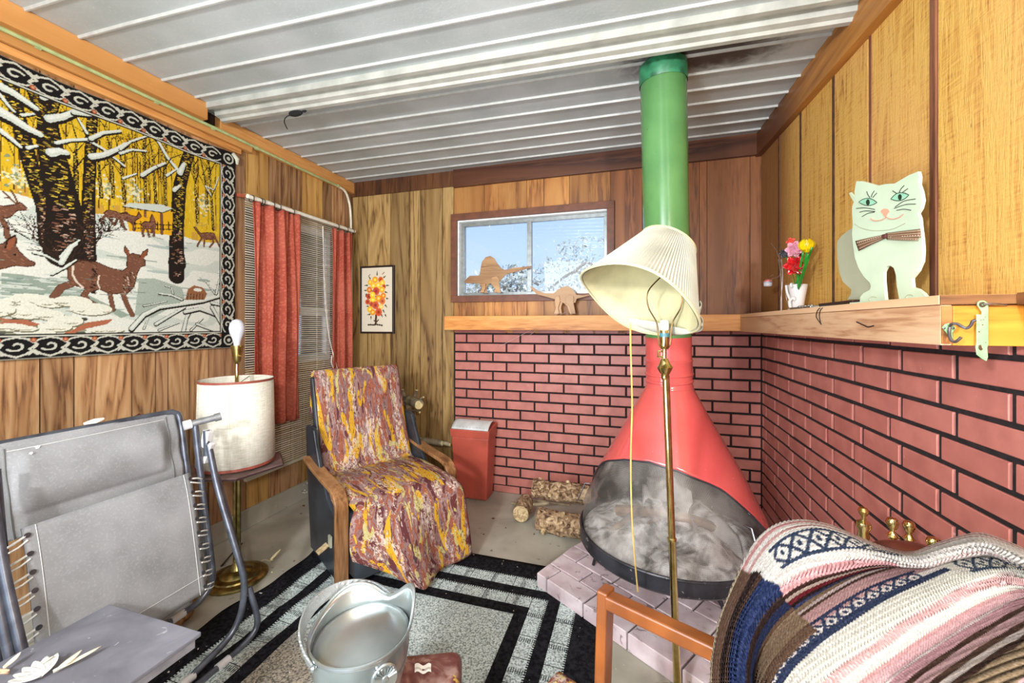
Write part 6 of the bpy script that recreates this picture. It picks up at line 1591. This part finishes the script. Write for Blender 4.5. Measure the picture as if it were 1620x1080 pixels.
# medium trunks
for P in ([ra(1040//2,1060), ra(505,820), ra(520,600)], [rb(30,730), rb(10,540), rb(0,420)], [rb(175,740), rb(165,500), rb(165,300)], [rb(245,740), rb(235,560), rb(220,380)], [rb(312,750), rb(310,520), rb(318,270)], [rb(525,870), rb(515,600), rb(500,420)], [rb(635,920), rb(620,690), rb(610,540), rb(600,400)], [rb(590,740), rb(585,600), rb(560,480)], [ra(690,1000), ra(670,760)], [ra(770,1000), ra(765,840), ra(745,640)]):
    tree(P, .015, .009); x, y = P[-1]; twig(x, y, pi/2+.25, .07, .005, 4); twig(x, y-.05, pi/2-.5, .05, .004, 3); twig(x, y-.08, pi/2+.6, .05, .004, 3)
tree([ra(512,1075), ra(520,900), ra(510,700)], .022, .014)
tree([ra(608,1420), ra(600,1075), ra(612,760), ra(625,500), ra(640,380)], .050, .034)
# big left tree
tree([rc_(310,270), ra(300,1075), ra(210,800), ra(150,560), ra(90,320), ra(60,140)], .050, .042)
tree([rc_(420,330), ra(440,1075), ra(380,820), ra(335,620), ra(320,460)], .125, .060)
tree([ra(330,470), ra(250,330), ra(190,160), ra(150,120)], .046, .040); tree([ra(330,480), ra(370,360), ra(420,270)], .036, .022)
tree([ra(180,200), ra(60,140), ra(10,120)], .03, .03)
# right leaning tree
tree([rb(380,1240), rb(385,900), rb(410,620), rb(460,430), rb(500,330)], .075, .046)
tree([rd_(370,400), rd_(370,300)], .085, .06, BLK_)
# snow laden branches (dark underside, pale top)
def snow(P, w_):
    tv.line([(x, y-w_*.28) for x, y in P], w_*1.15, BLK_, w_*.8); tv.line([(x, y+w_*.08) for x, y in P], w_*.95, (206,214,200), w_*.55); tv.line([(x, y+w_*.22) for x, y in P], w_*.45, (226,230,220), w_*.3)
snow([ra(0,245), ra(90,290), ra(180,350), ra(245,395)], .030); snow([ra(0,420), ra(90,470), ra(180,530), ra(270,575)], .036); snow([ra(330,465), ra(420,450), ra(500,415), ra(600,355)], .030)
snow([ra(500,415), ra(600,430), ra(740,425), rb(60,100)], .020); snow([ra(370,280), ra(330,300), ra(290,320)], .034); snow([ra(380,630), ra(470,610), ra(590,605), ra(700,670), ra(850,790)], .014); snow([ra(620,725), ra(700,715), ra(790,680), ra(860,640)], .026)
snow([ra(615,600), ra(700,560), ra(820,550)], .018); snow([ra(345,700), ra(400,690), ra(450,700)], .034); snow([ra(0,545), ra(70,600), ra(140,660)], .018); snow([ra(150,440), ra(230,430)], .012); snow([ra(190,665), ra(250,650)], .014); snow([ra(0,300), ra(60,380), ra(100,420)], .012); snow([ra(590,560), ra(530,460)], .012)
snow([rb(410,525), rb(330,430), rb(260,310), rb(180,240), rb(90,190), rb(0,160)], .016); snow([rb(410,530), rb(440,470)], .030); snow([rb(150,550), rb(230,500), rb(310,465)], .018); snow([rb(0,370), rb(70,320), rb(190,280)], .012); snow([rb(0,400), rb(80,375), rb(180,385)], .012); snow([rb(20,570), rb(110,540)], .010); snow([rb(370,650), rb(410,620)], .02); snow([rb(320,550), rb(380,510)], .012); snow([rb(620,690), rb(580,620), rb(640,650), rb(670,560)], .008)
for P in ([rb(510,370), rb(560,450), rb(600,520)], [rb(610,540), rb(640,470), rb(700,440)], [rb(620,540), rb(600,420)], [rb(515,600), rb(480,500)], [rb(515,600), rb(540,490)], [rb(615,690), rb(560,590)], [rb(625,690), rb(660,610)], [rb(310,500), rb(350,430), rb(420,400)], [rb(300,540), rb(250,480)], [ra(460,300), ra(500,390)], [ra(400,420), ra(470,400)], [ra(515,800), ra(560,740), ra(600,700)], [ra(515,820), ra(450,760)]): tv.line(P, .005, BLK_, .003)
# feeding hut
tv.poly([rb(30,790), rb(360,800), rb(350,960), rb(60,930)], (232,176,30)); tv.line([rb(170,790), rb(170,830)], .010, BRN); tv.line([rb(280,800), rb(282,950)], .012, BRN)
tv.poly([rb(15,760), rb(60,738), rb(280,748), rb(360,775), rb(300,803), rb(40,768)], WH2); tv.line([rb(15,764), rb(290,806), rb(355,780)], .004, BLK_)
for k in range(7): tv.line([rb(100+k*38,865), rb(102+k*38,925)], .004, BLK_)
for k in range(2): tv.line([rb(95,880+k*30), rb(350,890+k*30)], .004, BLK_)
# deer
def deer(P, legs, col=BRN, hi=BR2, out_=(70,34,20)):
    tv.poly(P, col); tv.line(P+[P[0]], .0035, out_)
    xs_ = [p[0] for p in P]; ys_ = [p[1] for p in P]
    for L, w_ in legs: tv.line(L, w_+.003, out_); tv.line(L, w_, col)
    for k in range(int((max(xs_)-min(xs_))*700)):
        x = rt.uniform(min(xs_), max(xs_)); y = rt.uniform(min(ys_), max(ys_)); i = int(x/tv.res); j = int(y/tv.res)
        if 0 <= j < tv.ny and 0 <= i < tv.nx and tuple(tv.a[j, i]) == tuple(map(float, col)): tv.line([(x, y), (x+.005, y-.002)], .0025, hi)
q = rb
deer([q(0,810),q(40,800),q(70,825),q(110,830),q(125,800),q(145,830),q(100,860),q(80,880),q(60,870),q(0,845)], [([q(85,870),q(90,925)],.007),([q(10,850),q(30,920)],.006)])
q = ra
deer([rb(140,885),rb(165,865),rb(200,870),rb(205,840),rb(215,815),rb(230,840),rb(245,890),rb(235,915),rb(160,915)], [([rb(165,900),rb(150,935),rb(155,965)],.008),([rb(180,905),rb(195,970)],.007),([rb(230,900),rb(225,965)],.008),([rb(215,905),rb(210,940)],.006)])
q = rc_
deer([q(680,70),q(700,52),q(740,55),q(800,75),q(831,72),q(831,110),q(790,112),q(740,100),q(690,95)], [([q(690,85),q(665,115),q(672,138)],.006),([q(705,95),q(730,125),q(750,150)],.007),([q(790,105),q(795,150),q(825,178)],.007),([q(770,105),q(755,140)],.006)])
deer([rb(500,905),rb(515,900),rb(545,945),rb(600,940),rb(640,945),rb(655,985),rb(620,990),rb(560,985),rb(540,960),rb(515,925)], [([rb(555,980),rb(530,1020),rb(525,1035)],.006),([rb(575,985),rb(570,1035)],.006),([rb(630,975),rb(635,1010),rb(610,1040)],.007),([rb(645,970),rb(680,1040)],.008)])
tv.line([rb(515,900),rb(520,880),rb(560,875)], .004, (180,160,90)); tv.line([rb(520,890),rb(570,895),rb(590,880)], .004, (180,160,90))
# grazing heads at the left edge
deer([q(-260,60),q(-60,20),q(30,25),q(90,15),q(130,0),q(175,35),q(165,52),q(110,55),q(60,100),q(-40,110),q(-250,150)], [([q(0,100),q(35,160),q(45,230)],.014),([q(-200,130),q(-190,260)],.014)])
tv.line([q(100,5),q(60,-30),q(20,-70)], .006, (110,70,40)); tv.line([q(110,0),q(95,-40),q(70,-80)], .006, (110,70,40)); tv.line([q(60,-30),q(30,-30)], .005, (110,70,40))
deer([q(-300,300),q(-60,290),q(20,270),q(45,245),q(95,215),q(105,240),q(100,290),q(130,330),q(190,380),q(228,395),q(222,415),q(180,422),q(100,415),q(30,430),q(-50,450),q(-300,470)], [])
tv.poly([q(30,300),q(45,250),q(100,215),q(95,260),q(60,320)], (150,88,58)); tv.line([q(30,300),q(45,250),q(100,215)], .004, BLK_); tv.disc(*q(95,345), .004, BLK_)
# foreground doe
deer([q(440,400),q(480,380),q(540,375),q(640,395),q(720,430),q(800,450),q(831,430),rd_(40,400),rd_(45,350),rd_(75,335),rd_(125,345),rd_(158,380),rd_(160,415),rd_(130,425),rd_(110,460),rd_(85,560),rd_(40,600),rd_(10,640),q(800,600),q(720,600),q(650,570),q(600,590),q(540,560),q(480,545),q(445,500)],
  [([q(480,530),q(400,560),q(350,625)],.024),([q(580,570),q(550,610),q(580,650),q(630,675)],.018),([q(720,600),q(740,705)],.015),([rd_(15,600),rd_(40,670),rd_(75,740)],.017)])
tv.poly([rd_(45,350),rd_(22,320),rd_(28,285),rd_(55,320),rd_(60,345)], (138,80,52)); tv.poly([rd_(125,360),rd_(145,325),rd_(180,305),rd_(170,350),rd_(140,372)], (138,80,52)); tv.line([rd_(45,350),rd_(22,320),rd_(28,285),rd_(55,320)], .003, BLK_); tv.line([rd_(125,360),rd_(145,325),rd_(180,305),rd_(170,350)], .003, BLK_)
tv.line([q(480,420),q(475,470),q(500,520),q(545,560)], .007, (226,210,190)); 
for k in range(34):
    x, y = q(rt.gauss(610,10), rt.uniform(420,600)); tv.line([(x, y), (x+.006, y-.004)], .003, BLK_)
    x, y = rd_(rt.uniform(15,90), rt.uniform(450,590)); tv.line([(x, y), (x+.003, y-.006)], .003, rt.choice([BLK_, BLK_, (226,200,180)]))
tv.line([q(650,480),q(640,530),q(655,565)], .005, (226,210,190))
# brush, stump and roots
for cx_, cy_, n_, s_ in ((430,400,12,.05),(240,250,12,.04),(560,180,9,.03),(690,190,10,.03),(600,280,9,.05)):
    x, y = q(cx_, cy_)
    for k in range(n_): twig(x+rt.uniform(-.02,.02), y, rt.uniform(.3, 2.8), s_*rt.uniform(.6,1.2), .004, 3, rt.choice([(60,40,30), BLK_]))
snow([q(340,470), q(420,430), q(500,380)], .012); snow([q(220,330), q(300,350), q(390,400)], .010); snow([q(400,360), q(450,300), q(520,250)], .012); snow([q(400,400),q(470,290),q(500,275)],.02)
for P, w_ in (([rd_(70,830),rd_(150,740),rd_(250,690),rd_(400,670),rd_(540,650),rd_(680,610)],.020), ([rd_(230,800),rd_(330,740),rd_(420,690)],.014), ([rd_(410,850),rd_(430,760),rd_(470,690)],.018), ([rd_(420,720),rd_(520,700),rd_(600,730),rd_(680,770)],.018), ([rd_(600,690),rd_(640,760),rd_(680,840)],.018), ([rd_(460,840),rd_(540,760)],.010), ([rd_(600,660),rd_(680,680)],.016), ([rd_(620,600),rd_(560,520)],.008), ([rd_(630,600),rd_(655,480)],.012), ([rd_(150,830),rd_(180,760)],.007), ([rd_(400,640),rd_(330,610),rd_(250,600)],.010), ([rd_(150,680),rd_(230,665),rd_(300,650)],.006), ([rd_(340,600),rd_(330,560),rd_(290,550)],.006), ([rd_(500,800),rd_(600,840)],.012), ([rd_(250,840),rd_(380,790)],.008)): 
    tv.line(P, w_+.006, BLK_, w_*.6); snow(P, w_)
tv.poly([rd_(420,640),rd_(440,570),rd_(480,545),rd_(540,560),rd_(568,600),rd_(550,640)], (150,100,66)); tv.disc(*rd_(505,575), .022, WH, .009); 
for k in range(6): tv.line([rd_(440+k*20,600), rd_(436+k*20,640)], .003, BLK_)
# rocks and snow mounds in the front
for k in range(80):
    x, y = q(rt.uniform(-800,560), rt.uniform(760,880)); tv.disc(x, y, rt.uniform(.01,.03), rt.choice([(120,124,104),(84,88,78),(150,150,126),(176,110,80),(60,62,56)]), rt.uniform(.004,.010))
tv.poly([q(40,770),q(160,770),q(260,800),q(200,820),q(80,800)], (176,106,76)); tv.poly([q(470,840),q(560,790),q(740,765),q(700,800),q(560,830),q(470,865)], (176,106,76))
for cx_, cy_, rx, ry in ((120,660,.050,.022),(200,640,.055,.024),(180,720,.06,.026),(330,660,.045,.018),(480,650,.06,.022),(600,700,.07,.026),(330,740,.04,.02),(430,780,.055,.022),(360,820,.05,.018),(60,820,.05,.014),(250,860,.05,.014),(-120,700,.08,.03),(-300,760,.1,.03),(700,840,.06,.012),(170,830,.03,.01)):
    x, y = q(cx_, cy_); tv.disc(x+.003, y-.005, rx, (120,116,90), ry); tv.disc(x, y, rx, (232,232,214), ry)
    for k in range(4): a_ = rt.uniform(-1, 1); tv.line([(x+rx*a_-.012, y-ry*.4), (x+rx*a_*.9, y-ry*.55), (x+rx*a_+.01, y-ry*.35)], .0028, (150,146,120))
for k in range(60):
    x = rt.uniform(0, W0); y = rt.uniform(.22, .56); tv.line([(x, y), (x+rt.uniform(.01,.05), y+rt.uniform(-.004,.004))], .0026, rt.choice([(110,120,110),(140,150,140)]))
# border: black band with pale knots and rust dots
bw_ = .088
def border(A_, B_, nrm, n):
    A_ = Vector(A_); B_ = Vector(B_); d = (B_-A_)/n; nn = Vector(nrm)
    q4 = [A_, B_, B_+nn*bw_, A_+nn*bw_]; tv.poly([(p.x, p.y) for p in q4], (24,22,22))
    P_ = lambda u, v2: tuple((A_+d*u+nn*bw_*v2).xy)
    for i in range(n):
        for col, w_ in (((206,206,190), .0072),):
            ln_ = []
            cx_, cy_ = i+.5, .42
            sp = [P_(cx_+.30*r_*cos(t_), cy_+.24*r_*sin(t_)) for t_, r_ in [(k*.55+.6, 1-k*.085) for k in range(10)]]
            tv.line(sp, w_, col)
            tv.line([P_(i+.0,.60), P_(i+.22,.78), P_(i+.5,.90), P_(i+.78,.78), P_(i+1.,.60)], w_, col)
            tv.line([P_(i+.0,.28), P_(i+.2,.12), P_(i+.5,.06), P_(i+.8,.14), P_(i+1.,.28)], w_*.85, col)
            tv.line([P_(i-.12,.80), P_(i+.12,.56), P_(i-.12,.36), P_(i+.12,.14)], w_, col); tv.line([P_(i+.12,.80), P_(i+.02,.70)], w_*.8, col); tv.line([P_(i-.1,.42), P_(i-.02,.52)], w_*.8, col)
        x, y = P_(i, .18); tv.disc(x, y, .009, (170,88,56)); tv.disc(x, y, .004, (210,150,110))
    for v2, w_, c in ((0, .007, (206,206,190)), (.985, .006, (150,150,136))): tv.line([P_(0, v2), P_(n, v2)], w_, c)
    tv.line([P_(0, -.05), P_(n, -.05)], .0045, (40,40,34))
border((tv.w-bw_*1., bw_), (bw_, bw_), (0,-1), 19)
border((bw_, tv.h-bw_), (tv.w-bw_, tv.h-bw_), (0,1), 19)
border((tv.w-bw_, tv.h-bw_), (tv.w-bw_, bw_), (1,0), 11)
border((bw_, bw_), (bw_, tv.h-bw_), (-1,0), 11)
for cx_ in (bw_/2, tv.w-bw_/2):
    for cy_ in (bw_/2, tv.h-bw_/2):
        tv.poly([(cx_-bw_/2,cy_-bw_/2),(cx_+bw_/2,cy_-bw_/2),(cx_+bw_/2,cy_+bw_/2),(cx_-bw_/2,cy_+bw_/2)], (24,22,22)); tv.disc(cx_, cy_, .030, (206,206,190)); tv.disc(cx_, cy_, .022, (24,22,22)); tv.disc(cx_, cy_, .010, (206,206,190))
tv.a *= .90
def tfn(X, Y):
    tz = Y/tv.h; x = TX+.0035*np.sin(X*9)*np.sin(Y*5)+.006*(1-tz)
    sag = .010*np.sin(X/tv.w*pi*4)**2*tz**6
    return (x, TY0+X, TZ0+Y-sag)
to = tv.obj('tapestry', tfn, paintmat('woven_tapestry', .85, 180, .15)); mo = to.modifiers.new('solid', 'SOLIDIFY'); mo.thickness = .003; mo.offset = -1
tag(to, 'large woven tapestry of deer in a snowy yellow forest, bordered in black knotwork', 'tapestry')
MB().tube([(TX+.004, TY1-.02, TZ1-.004), (TX+.008, TY1+.004, TZ1-.03), (TX+.006, TY1+.006, TZ1-.06)], [.010,.012,.006], 8).build('frayed_corner', plain('frayed_thread', (196,196,176), .9), to, True)
